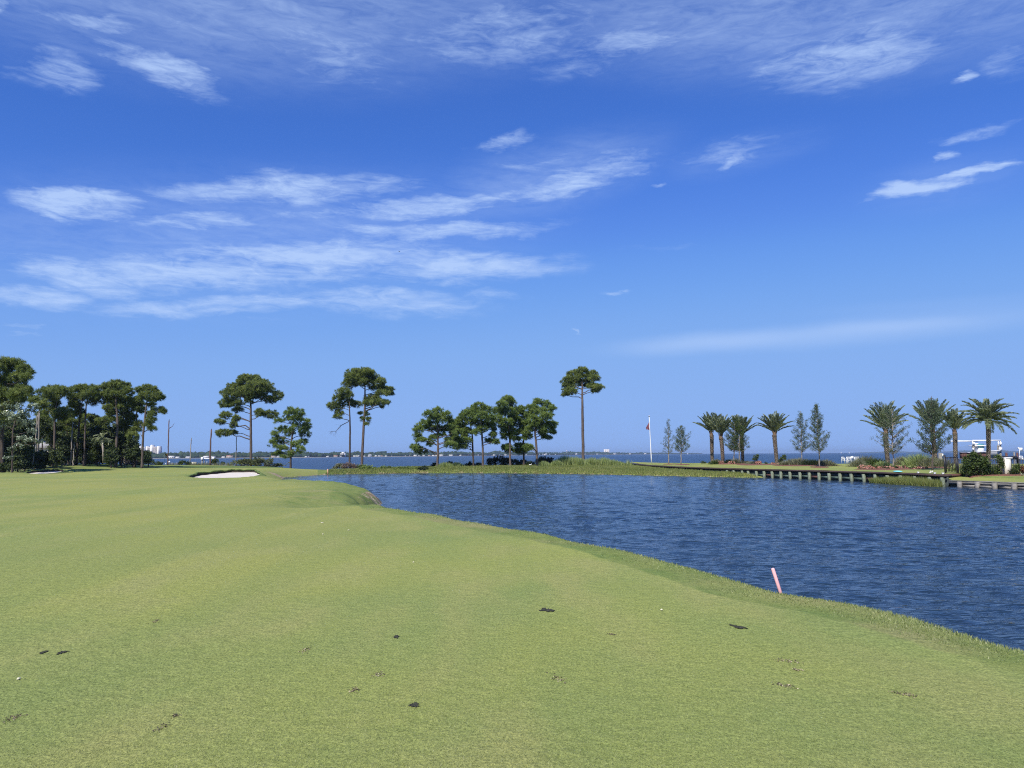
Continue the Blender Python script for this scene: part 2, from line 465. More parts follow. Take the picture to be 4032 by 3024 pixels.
FARSHORE = [(-26.9, 99), (-25.5, 106), (-22, 109.5), (-15, 111.5), (-8, 111), (-.6, 108.5), (9.3, 101), (14.9, 95), (19.8, 89), (23.8, 84), (26.3, 83)]
COVE = [(-3.4, 25.2), (-4.6, 28), (-5.9, 32), (-6.75, 36), (-6.75, 39.2), (-7.1, 42.5), (-8.0, 46), (-9.4, 49.5), (-11.5, 53.5), (-14.8, 59), (-18, 66), (-22, 76), (-25.5, 86), (-27.5, 94)]
POND_TRUE = [(6.9, -60), (6.9, -12), (6.9, 0), (6.2, 3.5)] + near + COVE + FARSHORE + FRONT[5:] + LOW + [(50, -60)]
inl = lambda pts, dx, dy: [(x + dx, y + dy) for x, y in pts]
POND = [(6.9, -60), (6.9, -12), (6.9, 0), (6.2, 3.5)] + near + COVE + FARSHORE + inl(FRONT[5:], 1.3, .3) + inl(LOW, 1.2, .5) + [(52, -60)]
COAST = [(-4000, 1400), (-600, 380), (-200, 185), (-90, 152), (-60, 144), (-45, 135), (-36, 126), (-30.5, 119), (-25, 122), (-18, 128), (-8, 134), (5, 137), (15, 140), (20.0, 153), (24.5, 153), (25.5, 136), (27.5, 123), (36, 113), (44, 106), (57, 103.5), (66, 101), (95, 96), (220, 80), (900, 30), (5000, -400)]
SEA_POLY = COAST + [(5000, 9000), (-5000, 9000)]

def sdist(poly, X, Y, closed=True):
    """signed distance, negative inside the polygon"""
    P = np.array(poly, float); Q = np.roll(P, -1, 0)
    if not closed: P, Q = P[:-1], Q[:-1]
    best = np.full(X.shape, 1e18); ins = np.zeros(X.shape, bool)
    for (x0, y0), (x1, y1) in zip(P, Q):
        dx, dy = x1 - x0, y1 - y0
        t = np.clip(((X - x0) * dx + (Y - y0) * dy) / (dx * dx + dy * dy + 1e-12), 0, 1)
        best = np.minimum(best, (X - x0 - t * dx) ** 2 + (Y - y0 - t * dy) ** 2)
        if closed and y0 != y1:
            c = ((y0 > Y) != (y1 > Y)) & (X < (x1 - x0) * (Y - y0) / (y1 - y0) + x0)
            ins ^= c
    d = np.sqrt(best)
    return np.where(ins, -d, d) if closed else d

PROF = {   # ground height along bearings (photo column -> [(distance, height)])
 -900: [(50, 1), (80, 1.0), (92, .5), (150, .1)], 0: [(50, 1), (70, .95), (84, 1.02), (92, .5), (150, .1)], 79: [(50, 1), (70, .92), (80, .9), (90, 1.09), (100, .6), (150, .2)],
 158: [(50, 1), (70, .88), (84, .72), (89, .75), (97, 1.35), (106, 1.0), (150, .5)], 221: [(50, 1), (70, .88), (86, .74), (93, .9), (104, 1.52), (114, 1.3), (150, 1)],
 285: [(50, 1), (70, .88), (86, .80), (95, 1.0), (110, 1.66), (122, 1.4), (150, 1)], 348: [(50, 1), (70, .88), (88, .85), (98, 1.05), (113, 1.61), (150, 1.2)], 411: [(50, 1), (70, .88), (90, .9), (100, 1.1), (116, 1.49), (150, 1.2)],
 475: [(50, 1), (70, .88), (90, .9), (104, 1.05), (120, 1.37), (150, 1.2)], 570: [(50, .98), (65, .85), (80, .86), (100, 1.02), (115, 1.08), (124, 1.20), (150, 1.1)], 700: [(50, .96), (65, .74), (75, .78), (95, 1.0), (115, 1.05), (128, 1.15), (150, 1)],
 800: [(50, .95), (65, .62), (70, .6), (84, .98), (100, .98), (115, 1.03), (128, 1.09), (150, 1)], 900: [(50, .95), (65, .62), (71, .58), (82, 1.0), (100, 1.0), (128, 1.02), (150, .8)], 1000: [(50, .95), (65, .62), (71, .60), (82, .95), (100, .95), (128, .97), (150, .6)],
 1100: [(50, .9), (65, .64), (72, .62), (86, .82), (100, .85), (118, .91), (150, .5)], 1140: [(50, .88), (66, .66), (80, .7), (100, .8), (112, .83), (130, .5)], 1200: [(50, .85), (66, .72), (85, .7), (106, .71), (130, .45)], 1250: [(44, .85), (60, .78), (106, .63), (130, .4)],
 1300: [(50, .88), (62, .80), (108, .51), (130, .4)], 1400: [(38, .75), (44, .70), (52, .85), (62, .7), (110, .43), (130, .4)], 1500: [(36, .70), (44, .66), (50, .75), (112, .5), (130, .5)], 1600: [(50, .6), (118, .65), (140, .6)], 1900: [(60, .6), (100, .5), (122, .8), (145, .7)],
 2300: [(60, .6), (100, .5), (124, .87), (145, .7)], 2450: [(60, .6), (95, .4), (122, .62), (150, .6)], 2600: [(60, .5), (85, .38), (105, .45), (150, .4)], 2900: [(60, .5), (85, .38), (105, .45), (150, .4)], 5000: [(60, .9), (150, .9)]}
_a = np.linspace(-1.3, 1.3, 1301); _v = np.linspace(math.log(2), math.log(400), 400)
_cols = sorted(PROF); _ang = [math.atan((c - 2016) / FPX) for c in _cols]
_tab = np.array([np.interp(np.exp(_v), [3, 30] + [p[0] for p in PROF[c]], [1.0, 1.0] + [p[1] for p in PROF[c]]) for c in _cols])
_T = np.array([[np.interp(a_, _ang, _tab[:, j]) for a_ in _a] for j in range(len(_v))])       # [v, a]
def _blur(A, s, ax):
    k = np.exp(-np.arange(-3 * s, 3 * s + 1) ** 2 / (2 * s * s)); k /= k.sum()
    P = np.pad(A, [(3 * s, 3 * s) if i == ax else (0, 0) for i in range(2)], mode='edge')
    return np.apply_along_axis(lambda m: np.convolve(m, k, 'valid'), ax, P)
_T = _blur(_blur(_T, 2, 0), 4, 1)

def base_h(X, Y):
    ang = np.clip(np.arctan2(X, Y), -1.29, 1.29); front = np.abs(np.arctan2(X, Y)) < 1.3
    D = np.clip(np.hypot(X, Y) * np.cos(ang), 2.01, 399)
    fa = (ang - _a[0]) / (_a[1] - _a[0]); fv = (np.log(D) - _v[0]) / (_v[1] - _v[0])
    ia = np.clip(fa.astype(int), 0, len(_a) - 2); iv = np.clip(fv.astype(int), 0, len(_v) - 2); ra, rv = fa - ia, fv - iv
    h = (_T[iv, ia] * (1 - ra) + _T[iv, ia + 1] * ra) * (1 - rv) + (_T[iv + 1, ia] * (1 - ra) + _T[iv + 1, ia + 1] * ra) * rv
    return np.where(front, h, 1.0)

def sst(t):
    t = np.clip(t, 0, 1); return t * t * (3 - 2 * t)

def wav(X, Y, s, k=0):
    return (np.sin(X * s + 1.3 * k) * np.cos(Y * s * .83 + k) + .5 * np.sin(X * s * 2.1 + Y * s * 1.7 + k * 2)) / 1.5

BUNKER = [(1.0, 0.0)]
def pen_h(X, Y):
    df = sdist(FRONT, X, Y, False); dl = sdist(LOW, X, Y, False)
    hu = .90 + .18 * sst(df / 9)
    hl = .45 + .32 * sst(dl / 3.6) + .25 * sst((dl - 4) / 7)
    w = sst((Y - X * .12 - 55.6) / 1.2 * .5 + .5)
    return np.where(df < dl, hu, hl) * 1.0

def ground_h(X, Y, rough=True):
    X = np.asarray(X, float); Y = np.asarray(Y, float)
    h = base_h(X, Y)
    dp = sdist(POND, X, Y); ds = sdist(SEA_POLY, X, Y)
    h = h + .007 * wav(X, Y, .35) * (dp > 2)
    ang = np.arctan2(X, np.maximum(Y, .1))
    # bank widths
    wb = np.where(Y < 26, .90, np.where(Y < 62, 1.2, 3.2))
    wb = np.where((Y > 90) & (X > -30), 3.0, wb)
    # hollow behind the near lip of the cove
    hol = np.exp(-(((X + 7.2) / 2.0) ** 2 + ((Y - 30.5) / 4.2) ** 2))
    h = h - .42 * hol
    t = np.clip(dp / wb, 0, 1)
    prof = 1 - (1 - t) ** 2.2
    und = (.05 + .06 * ((Y > 34) & (Y < 60))) * wav(X, Y, 1.9, 2) * np.exp(-np.abs(dp - .5) / .8) if rough else 0
    hb = np.where(dp > 0, h * prof + und * (dp > .05), np.maximum(dp * .5, -.9))
    # bay side
    tb = np.clip(ds / 4.0, 0, 1)
    hb = np.where(ds > 0, np.where(tb < 1, -2.3 + (hb + 2.3) * (1 - (1 - tb) ** 2), hb), -2.3 + np.maximum(ds * .3, -2.2))
    # under the lawns the sheet stays lower than the lawn sheets
    pen = (X > 21.5) & (Y > 50) & (dp > 0) & (ds > 0) & (Y > 84 - (X - 26) * 2.2) & (X < 92)
    pen &= ~((X < 26.4) & (Y < 84.2)) & (X > np.interp(Y, [59, 63, 68, 73, 79, 84, 92, 101, 119, 150], [32.9, 32.6, 31.8, 30.4, 28.3, 26.3, 23.9, 21.9, 20.6, 21.8]) + .3)
    hb = np.where(pen, np.minimum(hb, .30), hb)
    return hb

# sand bunkers: outline in photo px -> map
def bunker_map(px_list):
    return [(p.x, p.y) for p in px_list]
BK = {'big': dict(c=(xw(898, 75.5), 75.5), rx=2.95, ry=4.3, z0=.50, z1=.93),
      'left': dict(c=(xw(180, 88.0), 88.0), rx=1.45, ry=2.8, z0=.72, z1=.95)}

def gz(x, y):
    return float(ground_h(np.array([x]), np.array([y]))[0])

# ground sheet: polar grid, finest in front of the camera
rs = [0.0, .8]
while rs[-1] < 4000:
    r = rs[-1]
    rs.append(r * (1.012 if r < 32 else 1.010 if r < 160 else 1.07))
rs = np.array(rs)
def arc(a, b, n): return np.linspace(a, b, n, endpoint=False)
th = np.concatenate([arc(rad(-40), rad(40), 640), arc(rad(40), rad(70), 60), arc(rad(70), rad(290), 90), arc(rad(290), rad(320), 60)])
Rg, Tg = np.meshgrid(rs, th, indexing='ij')
GX, GY = Rg * np.sin(Tg), Rg * np.cos(Tg)
GZ = ground_h(GX, GY)
for bk in BK.values():   # sink the ground under the sand
    e = ((GX - bk['c'][0]) / (bk['rx'] + .25)) ** 2 + ((GY - bk['c'][1]) / (bk['ry'] + .25)) ** 2
    GZ = np.where(e < 1, np.minimum(GZ, bk['z0'] + (bk['z1'] - bk['z0']) * np.clip((GY - bk['c'][1]) / bk['ry'] * .5 + .5, 0, 1)) - .22, GZ)
nr, ntb = GX.shape
idx = np.arange(nr * ntb).reshape(nr, ntb)
quads = np.stack([idx[:-1], idx[1:], np.roll(idx, -1, 1)[1:], np.roll(idx, -1, 1)[:-1]], -1).reshape(-1, 4)
gm = MB(); gm.add(np.stack([GX, GY, GZ], -1).reshape(-1, 3), quads)

# ---- ground material
def ground_material():
    m = bpy.data.materials.new('course_turf'); m.use_nodes = True
    t = m.node_tree; b = t.nodes['Principled BSDF']; n = t.nodes.new; L = t.links.new
    b.inputs['Roughness'].default_value = .9; b.inputs['Specular IOR Level'].default_value = .12
    tc = n('ShaderNodeTexCoord').outputs['Object']
    def nz(scale, det=5, stretch=None, rough=.55):
        src = tc
        if stretch:
            mp = n('ShaderNodeMapping'); mp.inputs['Scale'].default_value = stretch[0]; mp.inputs['Rotation'].default_value = (0, 0, stretch[1]); L(tc, mp.inputs[0]); src = mp.outputs[0]
        x = n('ShaderNodeTexNoise'); x.inputs['Scale'].default_value = scale; x.inputs['Detail'].default_value = det; x.inputs['Roughness'].default_value = rough
        L(src, x.inputs['Vector']); return x.outputs[0]
    def ramp(f, p0, p1):
        r = n('ShaderNodeMapRange'); r.interpolation_type = 'SMOOTHSTEP'; r.inputs[1].default_value = p0; r.inputs[2].default_value = p1; L(f, r.inputs[0]); return r.outputs[0]
    def mix(f, a, c, mode='MIX'):
        x = n('ShaderNodeMix'); x.data_type = 'RGBA'; x.blend_type = mode
        if isinstance(f, float): x.inputs[0].default_value = f
        else: L(f, x.inputs[0])
        for i, v in ((6, a), (7, c)):
            if isinstance(v, tuple): x.inputs[i].default_value = (*v, 1)
            else: L(v, x.inputs[i])
        return x.outputs[2]
    A = n('ShaderNodeVertexColor'); A.layer_name = 'cover'
    sp = n('ShaderNodeSeparateColor'); L(A.outputs[0], sp.inputs[0])
    fair = mix(ramp(nz(.16, 4, ((1, 1, 1), .3)), .40, .62), FAIR_A, FAIR_B)
    fair = mix(ramp(nz(.045, 3, ((1.3, .6, 1), .5)), .42, .60), fair, mix(.35, fair, FAIR_Y))
    fair = mix(ramp(nz(.9, 5, ((1, .45, 1), -.5)), .42, .72), fair, FAIR_C)
    st = nz(.55, 2, ((1, .06, 1), -.32))                    # faint mower lines
    fair = mix(ramp(st, .45, .6), fair, mix(.35, fair, FAIR_D))
    green = mix(ramp(nz(.25, 3, ((.25, 1, 1), 0)), .4, .6), GREEN_A, GREEN_B)
    roughc = mix(ramp(nz(1.2, 6), .35, .65), ROUGH_A, ROUGH_B)
    roughc = mix(ramp(nz(.35, 3), .5, .75), roughc, ROUGH_C)
    dirt = mix(ramp(nz(2.5, 7), .35, .65), DIRT_A, DIRT_B)
    c = mix(sp.outputs[2], fair, green)
    edge = nz(3.0, 6)
    def soft(mask):
        a = n('ShaderNodeMath'); a.operation = 'ADD'; L(mask, a.inputs[0])
        s_ = n('ShaderNodeMath'); s_.operation = 'MULTIPLY_ADD'; L(edge, s_.inputs[0]); s_.inputs[1].default_value = .7; s_.inputs[2].default_value = -.35
        L(s_.outputs[0], a.inputs[1]); return ramp(a.outputs[0], .35, .65)
    c = mix(soft(sp.outputs[0]), c, roughc)
    c = mix(soft(sp.outputs[1]), c, dirt)
    # grain: dense little clumps of leaf
    g1 = nz(55, 6, ((1, .6, 1), .4), .7); g2 = nz(9, 5, None, .65)
    c = mix(1.0, c, mix(ramp(g1, .30, .72), GRAIN_D, GRAIN_L), 'MULTIPLY')
    c = mix(1.0, c, mix(ramp(g2, .30, .70), (.88, .90, .86), (1.10, 1.08, 1.08)), 'MULTIPLY')
    L(c, b.inputs['Base Color'])
    bp = n('ShaderNodeBump'); bp.inputs['Strength'].default_value = .6; bp.inputs['Distance'].default_value = .012
    L(g1, bp.inputs['Height'])
    bp2 = n('ShaderNodeBump'); bp2.inputs['Strength'].default_value = .5; bp2.inputs['Distance'].default_value = .05
    L(g2, bp2.inputs['Height']); L(bp.outputs[0], bp2.inputs['Normal']); L(bp2.outputs[0], b.inputs['Normal'])
    return m
FAIR_A, FAIR_B, FAIR_C, FAIR_D = (.285, .318, .088), (.232, .285, .088), (.305, .318, .108), (.205, .262, .080)
FAIR_Y = (.335, .318, .095)
GREEN_A, GREEN_B = (.105, .165, .045), (.150, .205, .058)
ROUGH_A, ROUGH_B, ROUGH_C = (.215, .255, .075), (.160, .220, .060), (.290, .275, .120)
DIRT_A, DIRT_B = (.50, .40, .27), (.24, .185, .10)
GRAIN_D, GRAIN_L = (.60, .62, .60), (1.30, 1.27, 1.25)
M_GROUND = ground_material()
ground = single('ground', gm, M_GROUND, (0, 0, 0), kind='structure', smooth=True)
# cover masks: R rough, G bare soil, B putting green
dp = sdist(POND, GX, GY)
ds = sdist(SEA_POLY, GX, GY)
pxg = 2016 + GX / np.maximum(GY, .1) * FPX
Rm = np.where((dp < np.where(GY < 28, 1.75, 1.6)) & (GY < 60), 1.0, 0.0)
Rm = np.where((GY < 28), sst((1.75 - dp) / .5), Rm)
Rm = np.maximum(Rm, ((GY > 96) & (pxg > 1250)) * .9)
Rm = np.maximum(Rm, sst((GY - 134) / 2))
Rm = np.maximum(Rm, .55 * sst((6.5 - dp) / 4) * (GY > 28) * (GY < 60))
big = BK['big']
eb = ((GX - big['c'][0]) / 6.0) ** 2 + ((GY - big['c'][1] - .5) / 8.0) ** 2
Rm = np.maximum(Rm, .45 * sst((1.25 - eb) / .5))
Rm = np.maximum(Rm, .6 * sst(1 - (((GX - xw(250, 102)) / 17) ** 2 + ((GY - 102) / 10) ** 2)))
Gm = 1.25 * np.exp(-(((GX + 7.4) / 1.2) ** 2 + ((GY - 41) / 4.6) ** 2) * 1.3) * sst((1.15 - dp) / .5) * (.55 + .45 * wav(GX, GY, 3.1, 2) + .3 * wav(GX, GY, 7.3, 1))
Gm = np.maximum(Gm, 1.2 * np.exp(-(((GX - xw(1150, 92)) / 3.0) ** 2 + ((GY - 91) / 3.5) ** 2) * 1.5) * (dp < 3.2))
Gm = np.where(ds < 3, 1.0, Gm)
Gm = np.maximum(Gm, (dp < .04) * 1.0)
Bm = sst(1.5 * (1 - (((GX - xw(640, 118)) / 27) ** 2 + ((GY - 115) / 12.5) ** 2)))
cov = np.stack([Rm, Gm, Bm, np.ones_like(Rm)], -1).reshape(-1, 4)
ca = ground.data.color_attributes.new('cover', 'FLOAT_COLOR', 'POINT')
ca.data.foreach_set('color', np.clip(cov, 0, 1).astype(np.float32).ravel())

# ------------------------------------------------------------------ lawns behind the two bulkheads
def resample(pts, n):
    P = np.array(pts, float); s = np.concatenate([[0], np.cumsum(np.linalg.norm(np.diff(P, axis=0), axis=1))])
    u = np.linspace(0, s[-1], n); return np.stack([np.interp(u, s, P[:, i]) for i in range(2)], 1)
def lawn(name, front, back, nu, nv, hfun):
    A, B = resample(front, nu), resample(back, nu)
    v = np.linspace(0, 1, nv) ** 1.15
    XY = A[:, None] * (1 - v)[None, :, None] + B[:, None] * v[None, :, None]
    Z = hfun(XY[..., 0], XY[..., 1])
    Z = Z + .015 * wav(XY[..., 0], XY[..., 1], .9)
    Z[:, -1] = -2.4; Z[:, -2] = Z[:, -2] * .6
    V = np.concatenate([XY, Z[..., None]], -1)
    i = np.arange(nu * nv).reshape(nu, nv)
    q = np.stack([i[:-1, :-1], i[1:, :-1], i[1:, 1:], i[:-1, 1:]], -1).reshape(-1, 4)
    m = MB(); m.add(V.reshape(-1, 3), q[:, ::-1])
    o = single(name, m, M_GROUND, (0, 0, 0), kind='structure', smooth=True)
    c = np.zeros((nu * nv, 4)); c[:, 3] = 1
    a = o.data.color_attributes.new('cover', 'FLOAT_COLOR', 'POINT'); a.data.foreach_set('color', c.astype(np.float32).ravel())
    return o
def up_h(X, Y): return .90 + .20 * sst(sdist(FRONT, X, Y, False) / 9)
def low_h(X, Y):
    d = sdist(LOW, X, Y, False); return .45 + .30 * sst(d / 3.4) + .30 * sst((d - 4) / 7)
F_IN = [(x + .22, y + .05) for x, y in FRONT[1:]]; F_IN[-1] = (33.1, 60.3)
lawn('upper_lawn', [(22.6, 149.5)] + F_IN + [(38.5, 61.6)], [(24.5, 153.5), (26.0, 136), (28.0, 123.5), (36.5, 113.5), (44.5, 106.5), (57, 104), (60, 103.5)], 160, 60, up_h)
L_IN = [(x + .28, y + .1) for x, y in LOW]; L_IN[0] = (33.2, 59.2)
lawn('lower_lawn', L_IN, [(33.25, 60.1), (38.7, 61.4), (60.2, 103.3), (66, 101), (80, 99), (95, 96)], 140, 70, low_h)

# ------------------------------------------------------------------ water
def flat_poly(name, pts, z, m, kind='structure'):
    tris = tessellate_polygon([[Vector((x, y, 0)) for x, y in pts]])
    mb = MB(); mb.add([(x, y, z) for x, y in pts], np.array(tris))
    me_up = mb
    o = single(name, me_up, m, (0, 0, 0), kind=kind)
    import bmesh
    bm = bmesh.new(); bm.from_mesh(o.data); bmesh.ops.recalc_face_normals(bm, faces=bm.faces)
    if sum(f.normal.z for f in bm.faces) < 0: bmesh.ops.reverse_faces(bm, faces=bm.faces)
    bm.to_mesh(o.data); bm.free()
    return o
def water(name, deep, rough, layers, tint_var=None):
    m = bpy.data.materials.new(name); m.use_nodes = True
    t = m.node_tree; b = t.nodes['Principled BSDF']; n = t.nodes.new; L = t.links.new
    b.inputs['Base Color'].default_value = (*deep, 1)
    b.inputs['Roughness'].default_value = rough; b.inputs['IOR'].default_value = 1.333
    b.inputs['Specular IOR Level'].default_value = .5
    tc = n('ShaderNodeTexCoord').outputs['Object']
    prev = None
    for sc, stretch, rot, dist, stg, det in layers:
        mp = n('ShaderNodeMapping'); mp.inputs['Scale'].default_value = (stretch[0], stretch[1], 1); mp.inputs['Rotation'].default_value = (0, 0, rot)
        L(tc, mp.inputs[0])
        z = n('ShaderNodeTexNoise'); z.inputs['Scale'].default_value = sc; z.inputs['Detail'].default_value = det; z.inputs['Roughness'].default_value = .5; z.inputs['Distortion'].default_value = .3
        L(mp.outputs[0], z.inputs['Vector'])
        bp = n('ShaderNodeBump'); bp.inputs['Strength'].default_value = stg; bp.inputs['Distance'].default_value = dist
        L(z.outputs[0], bp.inputs['Height'])
        if prev: L(prev, bp.inputs['Normal'])
        prev = bp.outputs[0]
    L(prev, b.inputs['Normal'])
    return m
M_POND = water('pond_water', (.014, .030, .052), .06, [(2.2, (.8, 2.0), .12, .10, 1.0, 3), (7.0, (.7, 1.7), -.12, .03, 1.0, 3)])
M_SEA = water('bay_water', (.014, .036, .072), .32, [(.16, (.5, 2.2), .05, 1.2, 1.0, 4), (.9, (.6, 1.8), -.1, .35, 1.0, 3)])
PW = [(6.0, -60), (6.0, -12), (6.0, 0), (5.4, 3.2)] + [(x - .8, y - .8) for x, y in near] + [(x - 1.2, y - .4) for x, y in COVE] + [(-29, 99), (-27, 108), (-22.5, 112)] + [(x, y + 2.5) for x, y in FARSHORE[3:10]] + inl(FRONT[5:], 1.0, .2) + inl(LOW, 1.1, .4) + [(52, -60)]
def pond_mesh():
    r_ = [5.0]
    while r_[-1] < 135: r_.append(r_[-1] + max(.055, .0036 * r_[-1]))
    r_ = np.array(r_)
    t_ = np.concatenate([np.linspace(rad(-22), rad(37), 560, endpoint=False), np.linspace(rad(37), rad(175), 150)])
    R2, T2 = np.meshgrid(r_, t_, indexing='ij'); X, Y = R2 * np.sin(T2), R2 * np.cos(T2)
    g = np.random.default_rng(11); Z = np.zeros_like(X)
    for lam, amp, n in ((3.6, .007, 7), (1.7, .010, 11), (.95, .0115, 13), (.52, .0085, 13), (.34, .0052, 12)):
        for _ in range(n):
            a = rad(-100) + g.normal() * .50; l = lam * g.uniform(.75, 1.35); kk = 2 * np.pi / l
            ph = g.uniform(0, 6.28) + .9 * np.sin(X * .11 + Y * .07 + g.uniform(0, 6)) + .6 * np.sin(Y * .19 - X * .05 + g.uniform(0, 6))
            fade = np.clip(l / np.maximum(R2 * .0036 * 2.2, .12) - .6, 0, 1)
            Z += amp / math.sqrt(n) * 1.5 * fade * np.sin(kk * (X * math.cos(a) + Y * math.sin(a)) + ph)
    gust = .65 + .5 * sst(wav(X, Y, .07, 1) * .5 + .5) + .15 * wav(X, Y, .23, 3)
    Z *= gust
    dpw = -sdist([tuple(p) for p in PW], X, Y)
    Z *= np.clip(dpw / 3, .25, 1)
    n0, n1 = X.shape; i = np.arange(n0 * n1).reshape(n0, n1)
    q = np.stack([i[:-1, :-1], i[1:, :-1], i[1:, 1:], i[:-1, 1:]], -1)
    keep = (dpw[:-1, :-1] > 0) & (dpw[1:, 1:] > 0)
    mb = MB(); mb.add(np.stack([X, Y, Z], -1).reshape(-1, 3), q[keep][:, ::1])
    o = single('pond_water', mb, M_POND, (0, 0, 0), kind='structure', smooth=True)
    return o
pond_mesh()
sm = MB()
n_ = 96; a_ = np.linspace(0, 2 * np.pi, n_, endpoint=False)
ringr = [60, 200, 600, 2000, 9000]
sm_V = np.concatenate([np.stack([r * np.sin(a_), r * np.cos(a_), np.full(n_, -2.0)], 1) for r in ringr])
ii = np.arange(n_ * len(ringr)).reshape(len(ringr), n_)
sm.add(sm_V, np.stack([ii[:-1], np.roll(ii, -1, 1)[:-1], np.roll(ii, -1, 1)[1:], ii[1:]], -1).reshape(-1, 4)[:, ::-1])
single('bay_water', sm, M_SEA, (0, 0, 0), kind='structure')

# ------------------------------------------------------------------ bunkers
def make_bunker(bk, label, lipk, seed):
    rng = np.random.default_rng(seed)
    cx, cy = bk['c']; rx, ry = bk['rx'], bk['ry']
    t = thing('sand_bunker', label, 'bunker', (cx, cy, bk['z0']))
    n, k = 96, 14
    a = np.linspace(0, 2 * np.pi, n, endpoint=False)
    wob = 1 + .05 * np.sin(3 * a + seed) + .035 * np.sin(7 * a + 2 * seed) + .02 * np.sin(17 * a)
    ex, ey = rx * wob * np.cos(a), ry * wob * np.sin(a)
    def sandz(X, Y):
        v = np.clip(Y / ry * .5 + .5, 0, 1)
        return bk['z0'] + (bk['z1'] - bk['z0']) * v ** 1.2
    rr = np.linspace(0, 1, k)[:, None]
    X, Y = rr * ex, rr * ey
    Z = sandz(X, Y) + .02 * wav(X + cx, Y + cy, 2.4)
    V = np.stack([X + cx, Y + cy, Z], -1)
    i = np.arange(n * k).reshape(k, n)
    m = MB(); m.add(V.reshape(-1, 3), np.stack([i[:-1], np.roll(i, -1, 1)[:-1], np.roll(i, -1, 1)[1:], i[1:]], -1).reshape(-1, 4)[:, ::-1])
    part(t, 'sand', m, M_SAND, True)
    # dark-faced raised lip round the back and left, with turf folding over it
    hgt = lipk * (np.clip(.55 + .6 * np.sin(a) - .45 * np.cos(a), .05, 1.1)) * (1 + .15 * np.sin(11 * a) + .1 * np.sin(23 * a))
    ez = sandz(ex, ey)
    r0 = np.stack([ex * .985 + cx, ey * .985 + cy, ez - .05], 1)
    r1 = np.stack([ex * 1.01 + cx, ey * 1.01 + cy, ez + hgt * .75], 1)
    r2 = np.stack([ex * .975 + cx, ey * .975 + cy, ez + hgt], 1)
    r3 = np.stack([ex * 1.05 + cx, ey * 1.05 + cy, ez + hgt + .03], 1)
    gr = [gz(x, y) - .03 for x, y in zip(ex * 1.22 + cx, ey * 1.22 + cy)]
    r4 = np.stack([ex * 1.22 + cx, ey * 1.22 + cy, gr], 1)
    def ring(A, B):
        mm = MB(); j = np.arange(n); mm.add(np.concatenate([A, B]), np.stack([j, np.roll(j, -1), np.roll(j, -1) + n, j + n], 1)); return mm
    part(t, 'lip_face', ring(r0, r1), M_LIPFACE)
    mm = MB(); j = np.arange(n)
    mm.add(np.concatenate([r1 - [0, 0, .03], r2, r3, r4]), np.concatenate([np.stack([j + q * n, np.roll(j, -1) + q * n, np.roll(j, -1) + (q + 1) * n, j + (q + 1) * n], 1) for q in range(3)]))
    part(t, 'turf_lip', mm, M_LIP, True)
M_LIP = mat('lip_turf', (.125, .175, .055), .95, .25, 3, .5, 40, spec=.1)
make_bunker(BK['big'], 'large pale sand bunker with dark overhanging turf lip, right of the flag', .26, 3)
make_bunker(BK['left'], 'small pale sand bunker under the grassy mound by the forest', .24, 5)

# ================================================================== trees
def T1(l, ox=0, oy=1380, s=3.16): return [(ox + e[0] / s, oy + e[1] / s) + tuple(v / s for v in e[2:]) for e in l]

def w2(px, py, Y): p = at(px, py, Y); return np.array([p.x, p.y, p.z])

def fol_ellipsoid(mb, c, r, n, kind, rng, scale=1.0):
    """clumps of needles or leaves filling an ellipsoid, denser on its upper shell"""
    d = rdir(n, .25, rng); rad_ = rng.uniform(.25, 1.0, n) ** .6
    C = c + d * rad_[:, None] * r
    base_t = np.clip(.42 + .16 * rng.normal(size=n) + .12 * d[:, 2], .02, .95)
    if kind == 'pine':
        nb, rc, L, Wd = 46, .17, .30, .060
    elif kind == 'oak':
        nb, rc, L, Wd = 34, .34, .17, .13
    elif kind == 'fine':
        nb, rc, L, Wd = 30, .16, .12, .05
    else:
        nb, rc, L, Wd = 30, .30, .22, .12
    rc *= scale; L *= scale; Wd *= scale
    CC = np.repeat(C, nb, 0); T = np.repeat(base_t, nb) + rng.normal(size=n * nb) * .10
    D = rdir(n * nb, .45 if kind == 'pine' else .15, rng)
    P = CC + D * rng.uniform(.1, 1, (n * nb, 1)) * rc
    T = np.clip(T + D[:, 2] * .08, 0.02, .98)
    if kind == 'pine': blades(mb, P, D, L * rng.uniform(.6, 1.2, n * nb), Wd, T, rng)
    else: leaves(mb, P, rdir(n * nb, .1, rng) if kind != 'fine' else D, L * rng.uniform(.6, 1.3, n * nb), Wd, T, rng)
    return C

def limb(mb, a, b, r0, r1, sag, rng, n=6, seg=5):
    t = np.linspace(0, 1, seg + 1)[:, None]
    mid = (a + b) / 2 + np.array([0, 0, sag])
    P = (1 - t) ** 2 * a + 2 * t * (1 - t) * mid + t * t * b
    P[1:-1] += rng.normal(size=(seg - 1, 3)) * np.linalg.norm(b - a) * .025
    tube(mb, P, np.linspace(r0, r1, seg + 1), n, cap=False)

